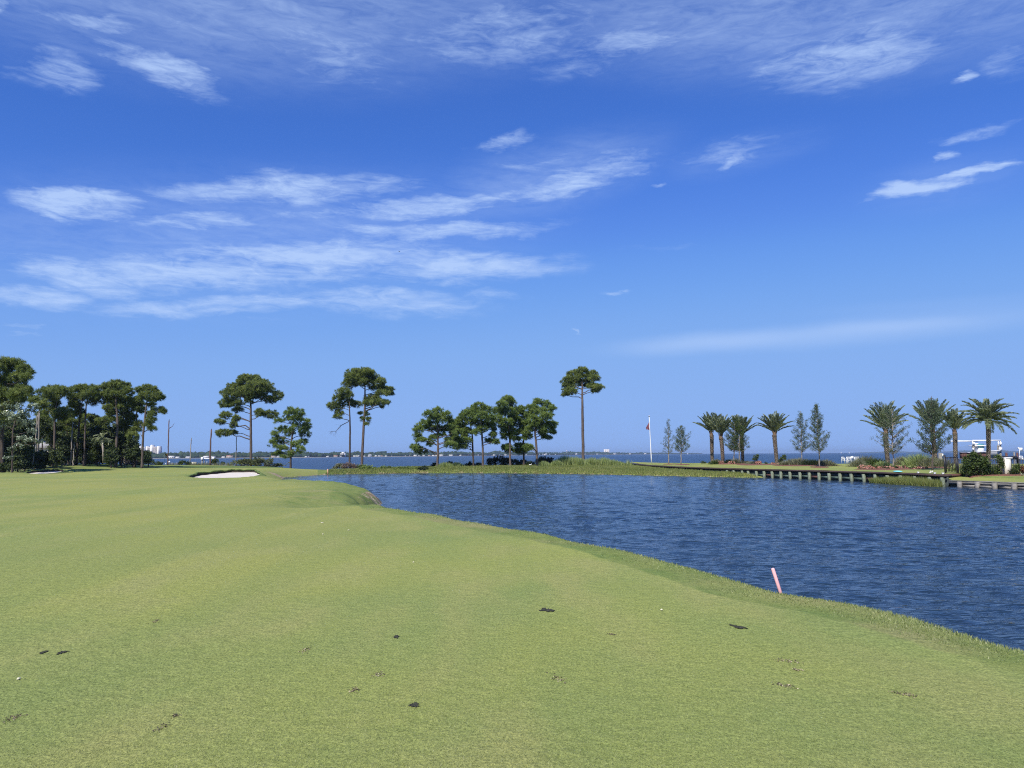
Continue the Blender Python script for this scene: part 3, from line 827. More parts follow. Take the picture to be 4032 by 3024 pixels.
def tree(name, label, cat, Y, trunk_px, rpx, ells, kind='pine', fmat=None, bmat=None, group=None, dens=1.0, seed=0, spread=.55, limbs=True, lscale=1.0, base_z=None, extra=None, attach=None):
    rng = np.random.default_rng(seed + 100)
    k = Y / FPX
    b = w2(trunk_px[0][0], trunk_px[0][1], Y)
    g = gz(b[0], Y) if base_z is None else base_z
    P = [np.array([b[0], Y, min(g - .15, b[2])])] + [w2(x, y, Y) for x, y in trunk_px[1:]]
    P = np.array(P)
    P[1:, 1] += rng.normal(size=len(P) - 1) * .25
    t = thing(name, label, cat, (P[0][0], P[0][1], g), group)
    # densify trunk
    s = np.concatenate([[0], np.cumsum(np.linalg.norm(np.diff(P, axis=0), axis=1))])
    u = np.linspace(0, s[-1], 22)
    TP = np.stack([np.interp(u, s, P[:, i]) for i in range(3)], 1)
    TP[1:-1] = (TP[:-2] + TP[1:-1] * 2 + TP[2:]) / 4
    TP[3:-1, :2] += np.cumsum(rng.normal(size=(18, 2)) * .012, 0)
    fr = u / s[-1]
    r0 = rpx * k
    rr = r0 * (1.0 - .28 * fr - .55 * fr ** 5) * (1 + .35 * np.exp(-fr * 22))
    tm = MB(); tube(tm, TP, rr, 10)
    fm = MB()
    for e in ells:
        cx, cy, rx, ry = e[:4]
        halfw = max(abs(cx - trunk_px[-1][0]), 10)
        dy = rng.normal() * spread * (35 + halfw * .5) * k
        c = w2(cx, cy, Y + dy)
        rx, ry = rx * 1.17 + 1.5, ry * 1.17 + 1.5
        r = np.array([rx * k, (rx + ry) / 2 * k * 1.05, ry * k])
        n = max(4, int(dens * (20 if kind == 'pine' else 13) * (r[0] * r[2]) ** .9 / (.30 * lscale) ** 1.1 * 1.0 * (1 if kind == 'pine' else .62)))
        C = fol_ellipsoid(fm, c, r, n, kind, rng, lscale)
        if limbs:
            # join the trunk below the clump
            hd = np.hypot(*(c - TP[-1])[:2])
            za = min(c[2] - .22 * np.hypot(c[0] - np.interp(c[2], TP[:, 2], TP[:, 0]), c[1] - Y) - .1, TP[-1][2] - .1)
            za = max(za, TP[5][2])
            a = np.array([np.interp(za, TP[:, 2], TP[:, i]) for i in range(3)])
            ra = np.interp(za, TP[:, 2], rr)
            ln = np.linalg.norm(c - a)
            rl = min(ra * .5, .03 + ln * .016)
            limb(tm, a, c, rl, rl * .4, ln * .08, rng)
            for q in rng.choice(len(C), min(len(C), 5), replace=False):
                limb(tm, (a + c) / 2 * .3 + c * .7, C[q], rl * .4, .012, 0, rng, 4, 3)
    if extra: extra(tm, fm, TP, rr, k, rng)
    part(t, 'trunk', tm, bmat or M_BARK, True)
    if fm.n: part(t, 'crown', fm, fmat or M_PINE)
    return t

# --- lone pines and pairs beyond the green
C2 = lambda l: T1(l, 600, 1400)
C3 = lambda l: T1(l, 1200, 1400)
C4 = lambda l: T1(l, 1800, 1400)
tree('pine_tree', 'big umbrella-crowned pine standing alone behind the large bunker', 'pine tree', 133,
     C2([(1228, 1360), (1228, 900), (1232, 600), (1215, 380)]), 5.8,
     C2([(1220, 330, 170, 75), (1060, 410, 130, 70), (1330, 380, 150, 70), (960, 480, 100, 60), (1420, 430, 90, 50), (1560, 510, 62, 62), (1470, 550, 70, 40), (1200, 450, 140, 60),
         (920, 600, 80, 50), (1040, 590, 90, 45), (1060, 680, 65, 28), (910, 750, 60, 42), (840, 830, 55, 32), (1040, 780, 45, 30), (1010, 870, 35, 45), (890, 970, 90, 40), (1010, 955, 38, 22),
         (1330, 715, 52, 45), (1460, 735, 90, 45), (1200, 550, 55, 50), (1330, 520, 100, 32), (1180, 290, 110, 45), (1100, 480, 90, 45), (1270, 450, 110, 50)]), seed=1, bmat=M_BARK)
tree('pine_tree', 'small ragged pine with open airy crown right of the palmetto thicket', 'pine tree', 118,
     C2([(1720, 1388), (1722, 1100), (1735, 900), (1762, 700)]), 4.2,
     C2([(1740, 690, 70, 40), (1830, 720, 60, 50), (1670, 740, 45, 40), (1760, 800, 110, 45), (1900, 830, 50, 45), (1580, 820, 55, 35), (1930, 900, 45, 50), (1800, 900, 100, 45), (1620, 920, 80, 40),
         (1700, 960, 60, 40), (1530, 1000, 50, 45), (1900, 980, 65, 40), (1580, 1060, 110, 38), (1500, 1100, 50, 45), (1780, 1110, 55, 35), (1880, 1080, 50, 38), (1850, 1170, 70, 35), (1620, 1160, 80, 38),
         (1560, 1220, 65, 28), (1640, 1265, 45, 18), (1725, 1215, 42, 38)]), seed=2, dens=.62, fmat=M_PINE2, bmat=M_BARKD)
def twigs(path, px, k_):
    def f(tm, fm, TP, rr, k, rng):
        pts = [w2(x, y, px) for x, y in path]
        tube(tm, np.array(pts), np.linspace(.07, .02, len(pts)), 5)
        for p in pts[1:]:
            for _ in range(k_):
                limb(tm, p, p + rng.normal(size=3) * .5 + [-.2, 0, -.15], .014, .006, 0, rng, 3, 3)
    return f
tree('pine_tree', 'slender pine with bare drooping lower branch, left of the paired pines', 'pine tree', 126,
     C3([(562, 1365), (562, 900), (560, 640), (558, 500)]), 4.3,
     C3([(480, 465, 85, 50), (410, 540, 75, 42), (350, 630, 62, 42), (450, 620, 65, 34), (570, 590, 65, 35), (640, 610, 62, 35), (430, 710, 52, 34), (530, 500, 60, 45), (400, 765, 48, 22)]), seed=3, dens=.85,
     bmat=M_BARKD, extra=twigs(C3([(548, 820), (450, 870), (390, 940), (330, 945)]), 126, 7))
tree('pine_tree', 'tallest broad-crowned pine, right one of the pair on the bay shore', 'pine tree', 128,
     C3([(700, 1368), (722, 900), (738, 640), (742, 400), (735, 260)]), 5.8,
     C3([(690, 220, 165, 52), (600, 285, 105, 60), (800, 290, 145, 60), (720, 330, 130, 45), (935, 330, 62, 45), (560, 365, 85, 50), (900, 400, 100, 32), (1040, 430, 66, 36), (970, 470, 85, 36), (1060, 480, 42, 24),
         (840, 535, 100, 36), (930, 580, 100, 28), (1010, 590, 45, 24), (970, 640, 22, 15), (780, 590, 55, 30), (860, 610, 40, 18), (640, 250, 90, 50), (770, 220, 90, 45)]), seed=4,
     extra=None)
TUFT = C3([(770, 730, 48, 32), (795, 790, 28, 42), (722, 790, 32, 32), (770, 850, 36, 20), (690, 720, 30, 16)])
def add_tuft(t_obj):
    rng = np.random.default_rng(9); fm = MB()
    for cx, cy, rx, ry in TUFT:
        k = 127.6 / FPX; c = w2(cx, cy, 128); fol_ellipsoid(fm, c, np.array([rx * k, rx * k, ry * k]), 12, 'pine', rng)
    part(t_obj, 'low_shoots', fm, M_PINE)
add_tuft(bpy.data.objects['pine_tree.003'])

S1 = [(1660, 690, 65, 42), (1560, 740, 75, 42), (1760, 750, 55, 50), (1660, 800, 120, 45), (1490, 850, 85, 45), (1800, 830, 55, 42), (1410, 920, 55, 40), (1560, 900, 100, 40), (1700, 915, 110, 40), (1840, 880, 55, 42),
      (1400, 1010, 45, 42), (1450, 1060, 55, 32), (1680, 1000, 85, 22), (1600, 1025, 55, 24), (1560, 1090, 35, 32), (1380, 1150, 55, 45), (1450, 1185, 65, 38), (1790, 1060, 45, 32), (1810, 1110, 75, 32), (1900, 1050, 52, 42), (1885, 960, 40, 36)]
tree('pine_tree', 'round-crowned young pine, leftmost on the grassy strip across the pond', 'pine tree', 117, C3([(1648, 1402), (1658, 1150), (1652, 900), (1652, 720)]), 4.6, C3(S1), seed=5, fmat=M_PINE2, dens=.85)
tree('pine_tree', 'thin-trunked pine on the strip whose crown merges with its right neighbour', 'pine tree', 118, C4([(204, 1398), (192, 1000), (165, 850), (140, 720)]), 3.6,
     C4([(60, 820, 70, 50), (120, 740, 80, 50), (40, 920, 60, 60), (110, 950, 80, 42), (50, 1000, 70, 42), (120, 1060, 58, 32), (40, 1100, 55, 42), (100, 1135, 36, 24), (-45, 960, 55, 60), (-20, 860, 60, 50), (-30, 1050, 50, 50), (-10, 1130, 50, 30)]), seed=6, fmat=M_PINE2, bmat=M_BARKD)
tree('pine_tree', 'full pine with pale lower trunk and a low bough, left of the narrow pine', 'pine tree', 116, C4([(322, 1402), (312, 1080), (300, 850), (282, 660)]), 4.3,
     C4([(270, 640, 78, 40), (190, 700, 78, 42), (360, 680, 68, 42), (280, 760, 118, 50), (400, 780, 55, 42), (200, 830, 78, 42), (350, 855, 75, 40), (300, 910, 78, 32), (425, 870, 45, 34), (240, 960, 55, 24), (460, 920, 26, 24), (440, 990, 48, 28), (400, 1060, 52, 24), (480, 1075, 38, 28)]), seed=7, fmat=M_PINE2)
tree('pine_tree', 'tall narrow pine with the low green bough, left of the crowded three', 'pine tree', 118, C4([(662, 1392), (652, 1050), (630, 800), (622, 600)]), 4.3,
     C4([(620, 545, 62, 42), (560, 620, 65, 42), (680, 600, 52, 42), (510, 690, 55, 42), (620, 700, 95, 50), (500, 790, 75, 42), (600, 830, 85, 42), (700, 770, 60, 60), (560, 890, 55, 42), (660, 920, 65, 42), (590, 960, 45, 32), (600, 1010, 45, 28), (635, 1165, 55, 48), (690, 1000, 45, 40), (600, 1150, 40, 30)]), seed=8, fmat=M_PINE2, bmat=M_BARK)
tree('pine_tree', 'shaded pine in the middle of the crowded three above dark bushes', 'pine tree', 121, C4([(830, 1360), (825, 1050), (818, 800)]), 3.9,
     C4([(800, 680, 52, 42), (740, 690, 52, 42), (840, 760, 72, 50), (760, 840, 85, 50), (860, 880, 75, 50), (800, 960, 95, 42), (770, 1040, 75, 24), (880, 1010, 55, 32), (780, 1130, 66, 32), (740, 1190, 55, 28), (820, 1190, 66, 28), (890, 1150, 48, 24)]), seed=9, fmat=M_PINE2, bmat=M_BARKD)
tree('pine_tree', 'bushy pine leaning right with spreading right boughs, right of the crowded three', 'pine tree', 117, C4([(998, 1380), (985, 1100), (970, 950), (995, 700)]), 4.8,
     C4([(1000, 580, 52, 34), (1100, 610, 62, 42), (940, 660, 75, 42), (1180, 670, 42, 42), (1040, 700, 105, 50), (900, 740, 55, 42), (1120, 760, 75, 42), (960, 810, 85, 50), (1050, 850, 85, 42), (940, 900, 75, 42), (1180, 860, 66, 32), (1120, 920, 95, 42), (1060, 960, 55, 32), (1190, 950, 42, 32), (1110, 1020, 52, 28), (870, 1130, 60, 16), (900, 1165, 50, 14)]), seed=10, fmat=M_PINE2)
def stubs(tm, fm, TP, rr, k, rng):
    for _ in range(34):
        i = rng.integers(4, 15); p = TP[i] + (TP[i + 1] - TP[i]) * rng.random()
        d = rdir(1, 0, rng)[0]; d[2] = abs(d[2]) * .3
        limb(tm, p, p + d * rng.uniform(.25, .6), .03, .012, 0, rng, 4, 3)
tree('pine_tree', 'very tall lone pine with small flat crown on a long bare trunk', 'pine tree', 122, C4([(1570, 1362), (1558, 800), (1548, 400), (1550, 250)]), 6.0,
     C4([(1560, 200, 78, 42), (1440, 230, 75, 42), (1680, 240, 66, 42), (1560, 280, 118, 40), (1380, 310, 85, 40), (1700, 290, 66, 34), (1480, 340, 95, 36), (1600, 350, 75, 32), (1360, 370, 45, 28), (1420, 390, 55, 18), (1400, 450, 88, 38), (1350, 492, 44, 24), (1740, 400, 75, 32), (1680, 385, 55, 28), (1720, 445, 42, 15), (1640, 375, 36, 22)]), seed=11, extra=stubs)

# --- forest at the left
tree('pine_tree', 'nearest huge dark pine cut by the left edge of the view', 'pine tree', 86, T1([(38, 1500), (42, 1100), (48, 700), (60, 300)]), 6.5,
     T1([(100, 150, 165, 48), (40, 220, 90, 70), (200, 200, 105, 60), (310, 260, 88, 70), (330, 335, 66, 32), (180, 330, 120, 48), (60, 400, 105, 70), (220, 420, 105, 60), (270, 500, 105, 50), (150, 530, 125, 60), (340, 530, 66, 32), (80, 610, 115, 70), (230, 610, 110, 50),
         (-80, 200, 140, 90), (-100, 420, 150, 110), (-100, 640, 150, 110), (60, 720, 95, 70), (-60, 820, 130, 80), (200, 560, 90, 50)]), seed=12, bmat=M_BARKD)
FOR = [
 ('forest pine with dome crown, first to the right of the edge pine', 104, [(672, 1400), (690, 870), (700, 560)], 4.6, M_BARK, [(680, 485, 155, 40), (560, 530, 95, 50), (800, 510, 88, 42), (640, 595, 85, 32), (740, 560, 55, 32), (690, 680, 52, 60), (600, 760, 62, 42), (790, 760, 85, 42), (680, 800, 52, 50), (780, 840, 52, 42)]),
 ('leaning grey-trunked pine behind the silvery tree', 100, [(450, 1450), (480, 900), (510, 640)], 4.2, M_BARKG, [(440, 640, 75, 48), (500, 690, 55, 42), (560, 670, 46, 42), (400, 600, 50, 32)]),
 ('forest pine leaning right with the widest flat dome, third along', 106, [(1048, 1392), (1095, 700), (1110, 520)], 4.0, M_BARK, [(1060, 470, 145, 36), (960, 500, 85, 42), (1160, 510, 64, 52), (1090, 560, 105, 42), (1150, 640, 66, 40), (900, 590, 62, 50), (1200, 590, 42, 46)]),
 ('dark-trunked pine just left of the wide flat dome pine', 108, [(950, 1395), (1000, 800), (1035, 560)], 4.4, M_BARKD, [(960, 600, 95, 50), (940, 700, 85, 42), (980, 780, 75, 42), (1100, 830, 105, 24), (900, 680, 52, 42), (1170, 870, 52, 24)]),
 ('forest pine with the highest thick dome above the green', 106, [(1438, 1412), (1465, 900), (1450, 560), (1440, 450)], 5.6, M_BARK, [(1430, 428, 125, 42), (1330, 480, 85, 52), (1540, 460, 95, 52), (1300, 560, 75, 42), (1430, 540, 135, 52), (1600, 520, 50, 52), (1380, 640, 112, 52), (1500, 620, 112, 52), (1340, 720, 52, 42), (1450, 720, 105, 52), (1400, 800, 64, 42), (1290, 870, 85, 32), (1380, 860, 52, 32)]),
 ('slim pine behind the thick dome pine', 110, [(1555, 1402), (1572, 900), (1585, 650)], 3.2, M_BARKG, [(1580, 640, 75, 52), (1530, 700, 62, 42), (1620, 720, 62, 42), (1560, 800, 72, 42), (1640, 830, 62, 32), (1600, 900, 92, 42), (1540, 960, 60, 42)]),
 ('dark slim pine between the thick dome pine and the forest edge pine', 108, [(1678, 1412), (1700, 900), (1712, 650)], 4.2, M_BARKD, [(1720, 680, 82, 42), (1680, 620, 62, 42), (1750, 740, 52, 32), (1640, 680, 52, 32), (1720, 930, 52, 42), (1700, 990, 52, 32), (1650, 1080, 66, 50)]),
 ('leaning pine at the right edge of the forest with boughs over the green', 104, [(1768, 1418), (1800, 1050), (1828, 750), (1840, 520)], 4.6, M_BARK, [(1830, 478, 85, 36), (1740, 500, 52, 40), (1920, 500, 42, 32), (1960, 560, 52, 32), (2010, 592, 36, 28), (1900, 610, 75, 28), (1830, 560, 85, 32), (1760, 600, 52, 24), (1880, 680, 52, 20), (1960, 740, 75, 32), (2030, 752, 34, 26), (1880, 800, 52, 32), (1870, 870, 42, 42), (1890, 982, 44, 24), (1920, 860, 22, 12), (1840, 930, 52, 24)]),
]
for i, (lab, Y, tr, r_, bm_, el_) in enumerate(FOR):
    tree('pine_tree', lab, 'pine tree', Y, T1(tr), r_, T1(el_), seed=20 + i, bmat=bm_, group='pines of the forest edge')
# broadleaf understory, front row then a deeper, darker back row
UND = [(640, 1010, 110, 120, 110, 'green understory tree under the first dome pine'), (800, 1230, 105, 140, 107, 'dark understory tree left of the broken pale snags'), (900, 1140, 85, 120, 112, 'understory tree whose top fills the gap behind the two snags'),
       (1060, 1150, 110, 150, 110, 'dense black-green understory tree below the widest flat dome'), (1190, 990, 105, 115, 113, 'tall understory tree left of the thick dome pine'), (1200, 1230, 110, 140, 107, 'understory tree around the short leaning palm'),
       (1360, 1060, 100, 140, 109, 'yellow-green understory tree left of the thickest trunk'), (1370, 1280, 90, 110, 104, 'low bright understory tree at the foot of the thickest trunk'), (1530, 1150, 95, 150, 109, 'understory tree right of the thickest trunk'),
       (1640, 1230, 75, 120, 107, 'understory tree near the forest edge with dark core'), (1830, 1310, 60, 80, 108, 'small dark conical shrub tree at the right end of the forest'), (560, 1340, 95, 90, 100, 'dark understory tree before the pale house wall'),
       (700, 1330, 85, 85, 98, 'low understory tree right of the pale house wall'), (440, 1340, 115, 110, 97, 'black-green understory tree left of the pale house wall'), (230, 1290, 170, 160, 92, 'wide dark understory tree under the silvery foliage'),
       (70, 1200, 150, 220, 93, 'tall dark understory tree at the left edge'), (320, 1030, 120, 170, 100, 'dark tree behind the silvery tree'), (480, 940, 80, 130, 106, 'thin greyish tree among leaning trunks'), (-150, 1150, 200, 280, 90, 'dark tree filling the left border'), (60, 960, 150, 170, 94, 'dark leafy tree between edge pine and silvery foliage'), (230, 930, 120, 160, 97, 'dark leafy tree right behind the silvery foliage top'), (150, 1380, 150, 90, 88, 'black-green low tree under the silvery tree')]
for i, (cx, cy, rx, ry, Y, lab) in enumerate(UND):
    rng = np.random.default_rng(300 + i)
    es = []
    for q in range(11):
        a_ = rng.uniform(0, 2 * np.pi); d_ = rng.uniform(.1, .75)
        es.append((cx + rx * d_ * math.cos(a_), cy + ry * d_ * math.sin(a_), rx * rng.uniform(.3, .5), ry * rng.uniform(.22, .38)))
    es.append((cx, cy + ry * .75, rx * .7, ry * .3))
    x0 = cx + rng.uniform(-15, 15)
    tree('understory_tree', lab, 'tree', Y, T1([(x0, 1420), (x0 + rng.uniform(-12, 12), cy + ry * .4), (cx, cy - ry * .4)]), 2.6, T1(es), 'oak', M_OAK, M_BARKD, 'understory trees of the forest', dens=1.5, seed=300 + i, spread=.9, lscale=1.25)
for i, (Y, tr, el_, lab) in enumerate([
  (112, [(530, 1410), (545, 800)], [(520, 800, 60, 45), (560, 860, 70, 45), (500, 880, 60, 40), (600, 900, 60, 40), (540, 960, 70, 45), (480, 960, 60, 45)], 'slim background pine between the leaning trunks and the first dome pine'),
  (115, [(850, 1410), (845, 850)], [(830, 860, 70, 45), (880, 800, 60, 40), (900, 900, 70, 45), (820, 950, 70, 45), (900, 990, 70, 45), (760, 920, 60, 40)], 'background pine filling the gap above the two pale snags'),
  (115, [(1240, 1410), (1235, 900)], [(1200, 870, 60, 36), (1260, 900, 60, 40), (1190, 940, 60, 42), (1290, 960, 70, 45), (1230, 1010, 90, 45), (1150, 1010, 60, 40)], 'background pine in the sky gap left of the thick dome pine'),
  (116, [(1030, 1410), (1040, 900)], [(1020, 900, 70, 45), (1080, 950, 70, 45), (1000, 1000, 80, 45), (1090, 1040, 70, 45)], 'background pine low behind the widest flat dome'),
  (114, [(1500, 1410), (1510, 900)], [(1500, 880, 60, 40), (1480, 960, 70, 45), (1540, 1010, 70, 45), (1460, 1050, 70, 45), (1610, 1000, 60, 40)], 'background pine right behind the thickest trunk')]):
    tree('pine_tree', lab, 'pine tree', Y, T1(tr), 3.0, T1(el_), seed=40 + i, bmat=M_BARKD, group='background pines of the forest')
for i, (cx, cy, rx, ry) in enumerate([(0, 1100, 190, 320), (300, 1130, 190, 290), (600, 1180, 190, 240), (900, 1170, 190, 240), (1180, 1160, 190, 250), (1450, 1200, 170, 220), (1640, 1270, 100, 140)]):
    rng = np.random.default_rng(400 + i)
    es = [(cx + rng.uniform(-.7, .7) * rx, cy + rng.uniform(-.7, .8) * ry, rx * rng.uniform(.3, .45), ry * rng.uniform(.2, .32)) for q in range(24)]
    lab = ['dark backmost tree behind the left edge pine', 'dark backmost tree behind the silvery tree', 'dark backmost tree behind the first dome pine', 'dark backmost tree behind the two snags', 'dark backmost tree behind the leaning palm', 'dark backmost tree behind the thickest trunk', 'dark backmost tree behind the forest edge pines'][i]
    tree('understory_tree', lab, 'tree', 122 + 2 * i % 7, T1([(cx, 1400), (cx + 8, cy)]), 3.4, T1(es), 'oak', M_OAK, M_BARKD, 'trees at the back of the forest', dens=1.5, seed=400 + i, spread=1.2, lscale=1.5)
# silvery-leaved tree
tree('silver_leaved_tree', 'tree with silvery white leaf clusters glinting in front of the dark forest', 'tree', 84, T1([(150, 1500), (160, 1000), (200, 760)]), 3.5,
     T1([(120, 700, 120, 32), (260, 720, 100, 40), (400, 700, 75, 30), (60, 790, 55, 20), (300, 800, 130, 42), (440, 745, 70, 26), (150, 870, 50, 18), (330, 900, 100, 30), (50, 940, 32, 14), (280, 1110, 105, 30), (160, 1205, 55, 20), (380, 1130, 70, 24), (240, 1185, 70, 18), (500, 1135, 30, 10), (160, 790, 80, 30), (360, 1010, 70, 24), (100, 1340, 50, 12)]), 'silver', M_SILVER, M_BARKD, seed=50, dens=.55, lscale=.85)
# bare and broken trunks
def snag(label, Y, pts, rpx, m, branches=(), seed=0):
    rng = np.random.default_rng(seed); k = Y / FPX
    P = np.array([w2(x, y, Y) for x, y in pts]); g = gz(P[0][0], Y); P[0][2] = min(P[0][2], g - .1)
    t = thing('dead_trunk', label, 'dead tree', (P[0][0], Y, g), None)
    n = 12; s = np.linspace(0, 1, n); q = np.linspace(0, 1, len(P))
    PP = np.stack([np.interp(s, q, P[:, i]) for i in range(3)], 1); PP[1:, :2] += rng.normal(size=(n - 1, 2)) * .03
    mb = MB(); tube(mb, PP, rpx * k * np.linspace(1, .72, n) * (1 + .08 * rng.normal(size=n)), 8)
    tube(mb, [PP[-1], PP[-1] + [rpx * k * .4, 0, .25]], [rpx * k * .5, .02], 5)
    part(t, 'trunk', mb, m, True)
    for br in branches:
        bm_ = MB(); B = np.array([w2(x, y, Y) for x, y in br]); tube(bm_, B, np.linspace(.06, .015, len(B)), 5)
        part(t, 'branch', bm_, m, True)
C2p = lambda l: [(600 + x / 3.16, 1400 + y / 3.16) for x, y in l]
C1p = lambda l: [(x / 3.16, 1380 + y / 3.16) for x, y in l]
snag('tall thin dead trunk with one curved side branch, right of the flag', 130, C2p([(190, 1360), (200, 1050), (208, 810)]), 2.6, M_SNAG, [C2p([(212, 905), (250, 880), (275, 835)])], 1)
snag('thin grey tapering dead trunk rising from a green bush', 140, C2p([(470, 1330), (476, 1150), (485, 1035)]), 2.2, M_BARKG, (), 2)
snag('thick reddish dead trunk standing straight between white dock boxes', 132, C2p([(718, 1360), (722, 1150), (733, 925)]), 3.7, M_SNAG, (), 3)
snag('pale peeling dead trunk left of the palmetto thicket', 134, C2p([(1040, 1330), (1045, 1180), (1048, 1020)]), 2.0, M_BARKG, (), 4)
snag('pale broken trunk inside the forest, taller of two', 106, C1p([(878, 1392), (890, 1180), (905, 935)]), 3.2, M_BARKG, (), 5)
snag('short pale broken trunk inside the forest', 105, C1p([(910, 1392), (916, 1280), (924, 1165)]), 3.0, M_BARKG, (), 6)
snag('forked white dead trunk beside the forest edge pine', 105, C1p([(1762, 1415), (1772, 1200), (1775, 1080), (1790, 950)]), 2.6, M_BARKG, [C1p([(1772, 1080), (1750, 1040), (1745, 1020)]), C1p([(1786, 980), (1770, 940), (1758, 918)])], 7)
snag('thin grey bare trunk behind the silvery tree', 96, C1p([(410, 1455), (440, 1100), (465, 800)]), 2.6, M_BARKG, (), 8)
snag('thin grey bare trunk crossing others near the pale house wall', 97, C1p([(470, 1455), (475, 1200), (490, 780)]), 2.4, M_BARKG, (), 9)

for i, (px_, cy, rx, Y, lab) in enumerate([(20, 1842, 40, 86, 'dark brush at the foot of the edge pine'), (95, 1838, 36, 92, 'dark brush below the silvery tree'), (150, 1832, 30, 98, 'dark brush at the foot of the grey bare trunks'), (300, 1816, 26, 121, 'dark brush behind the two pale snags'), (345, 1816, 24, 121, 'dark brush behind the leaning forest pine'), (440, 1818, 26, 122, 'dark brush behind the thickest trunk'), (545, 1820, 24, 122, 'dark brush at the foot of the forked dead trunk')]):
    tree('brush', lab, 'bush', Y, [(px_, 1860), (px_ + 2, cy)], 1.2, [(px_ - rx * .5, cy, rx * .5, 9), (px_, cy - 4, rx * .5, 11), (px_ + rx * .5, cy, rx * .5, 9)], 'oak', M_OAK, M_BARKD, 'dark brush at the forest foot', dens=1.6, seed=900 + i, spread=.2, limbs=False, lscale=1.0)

# ================================================================== far shore
def pz(px, d, z): return np.array([xw(px, d), d, z])
SH = [(-900, 1450), (0, 1600), (700, 1650), (1200, 1750), (1800, 2500), (2100, 3300), (2400, 4300), (2600, 5300), (2770, 6500)]
def shore_d(px): return float(np.interp(px, [a for a, b in SH], [b for a, b in SH]))
TOPH = [(-900, 12), (600, 12.0), (800, 12), (1200, 10.5), (1800, 12), (2100, 12.5), (2400, 11.5), (2600, 8), (2770, 5)]
def top_h(px): return float(np.interp(px, [a for a, b in TOPH], [b for a, b in TOPH]))
M_FARWOOD = leafmat('far_woodland', (.016, .030, .018), (.030, .050, .024), (.060, .085, .035), 0.0, .9, 0.0)
M_FARSAND = mat('far_beach', (.27, .25, .20), .9, .2, .02)
fl = MB()
pxs = np.arange(-900, 2771, 15)
rows = []
for px_ in pxs:
    d = shore_d(px_)
    rows.append([pz(px_, d - 6, -2.4), pz(px_, d + 4, -1.2), pz(px_, d + 60, -.6), pz(px_, d + 700, 1.0)])
R_ = np.array(rows); i_ = np.arange(len(rows) * 4).reshape(len(rows), 4)
fl.add(R_.reshape(-1, 3), np.stack([i_[:-1, :-1], i_[1:, :-1], i_[1:, 1:], i_[:-1, 1:]], -1).reshape(-1, 4))
single('far_land', fl, M_FARSAND, (0, 0, 0), kind='structure')
rng = np.random.default_rng(77)
ICO_V = None
import bmesh
_b = bmesh.new(); bmesh.ops.create_icosphere(_b, subdivisions=2, radius=1)
ICO_V = np.array([v.co[:] for v in _b.verts]); ICO_F = np.array([[v.index for v in f.verts] for f in _b.faces]); _b.free()
fw = MB()
for row, (off, hk) in enumerate([(35, .66), (110, .9), (260, 1.0)]):
    px_ = -900.0
    while px_ < 2765:
        d = shore_d(px_) + off + rng.uniform(-12, 12)
        H = top_h(px_) * hk * (1 + .20 * math.sin(px_ * .021 + row * 2) + .10 * math.sin(px_ * .067 + row))
        for _ in range(2):
            h = H * rng.uniform(.72, 1.08)
            r = rng.uniform(4, 8)
            V = ICO_V * (1 + .22 * rng.normal(size=(len(ICO_V), 1))) * [r, r, h * .62]
            c = pz(px_ + rng.uniform(-3, 3), d + rng.uniform(-8, 8), -1.2 + h * .45)
            fw.add(V + c, ICO_F, np.clip(.45 + .2 * rng.normal() + ICO_V[:, 2] * .1, 0, 1))
        px_ += 7.5 * 1800 / d * 1.0
single('far_woods', fw, M_FARWOOD, (0, 0, 0), 'low wooded shore across the bay', 'woods', kind='stuff')
# a few taller far crowns standing above the woods at left
for i, (px_, top, lab) in enumerate([(695, 1787, 'distant round-topped tree above the far woods, right of the flag'), (723, 1788, 'distant flat-topped tree above the far woods, left of the grey dead trunk')]):
    d = shore_d(px_) + 120; t = thing('far_tree', lab, 'tree', tuple(pz(px_, d, -1)), 'tall trees over the far woods')
    zt = at(px_, top, d).z
    tm = MB(); tube(tm, [pz(px_, d, -1), pz(px_, d, zt - 2)], [.5, .3], 5); part(t, 'trunk', tm, M_BARKD)
    fm = MB()
    for q in range(9):
        V = ICO_V * (1 + .2 * rng.normal(size=(len(ICO_V), 1))) * [2.2, 2, 1.1]; fm.add(V + pz(px_ + rng.uniform(-5, 5), d, zt - rng.uniform(.6, 2.8)), ICO_F, .4)
    part(t, 'crown', fm, M_FARWOOD)
# faint land right at the horizon on the right
hz = MB(); pp = np.arange(3340, 5200, 20); V = []
for q, px_ in enumerate(pp):
    h = (14 + 5 * math.sin(q * .3) + 3 * math.sin(q * .9)) * min(1, q / 10)
    V += [pz(px_, 8500, -3), pz(px_, 8520, -2 + h), pz(px_, 8900, -2 + h * 1.05), pz(px_, 9000, -3)]
i_ = np.arange(len(V)).reshape(-1, 4)
hz.add(np.array(V), np.stack([i_[:-1, :-1], i_[1:, :-1], i_[1:, 1:], i_[:-1, 1:]], -1).reshape(-1, 4))
single('distant_land', hz, M_FARWOOD, (0, 0, 0), kind='structure')

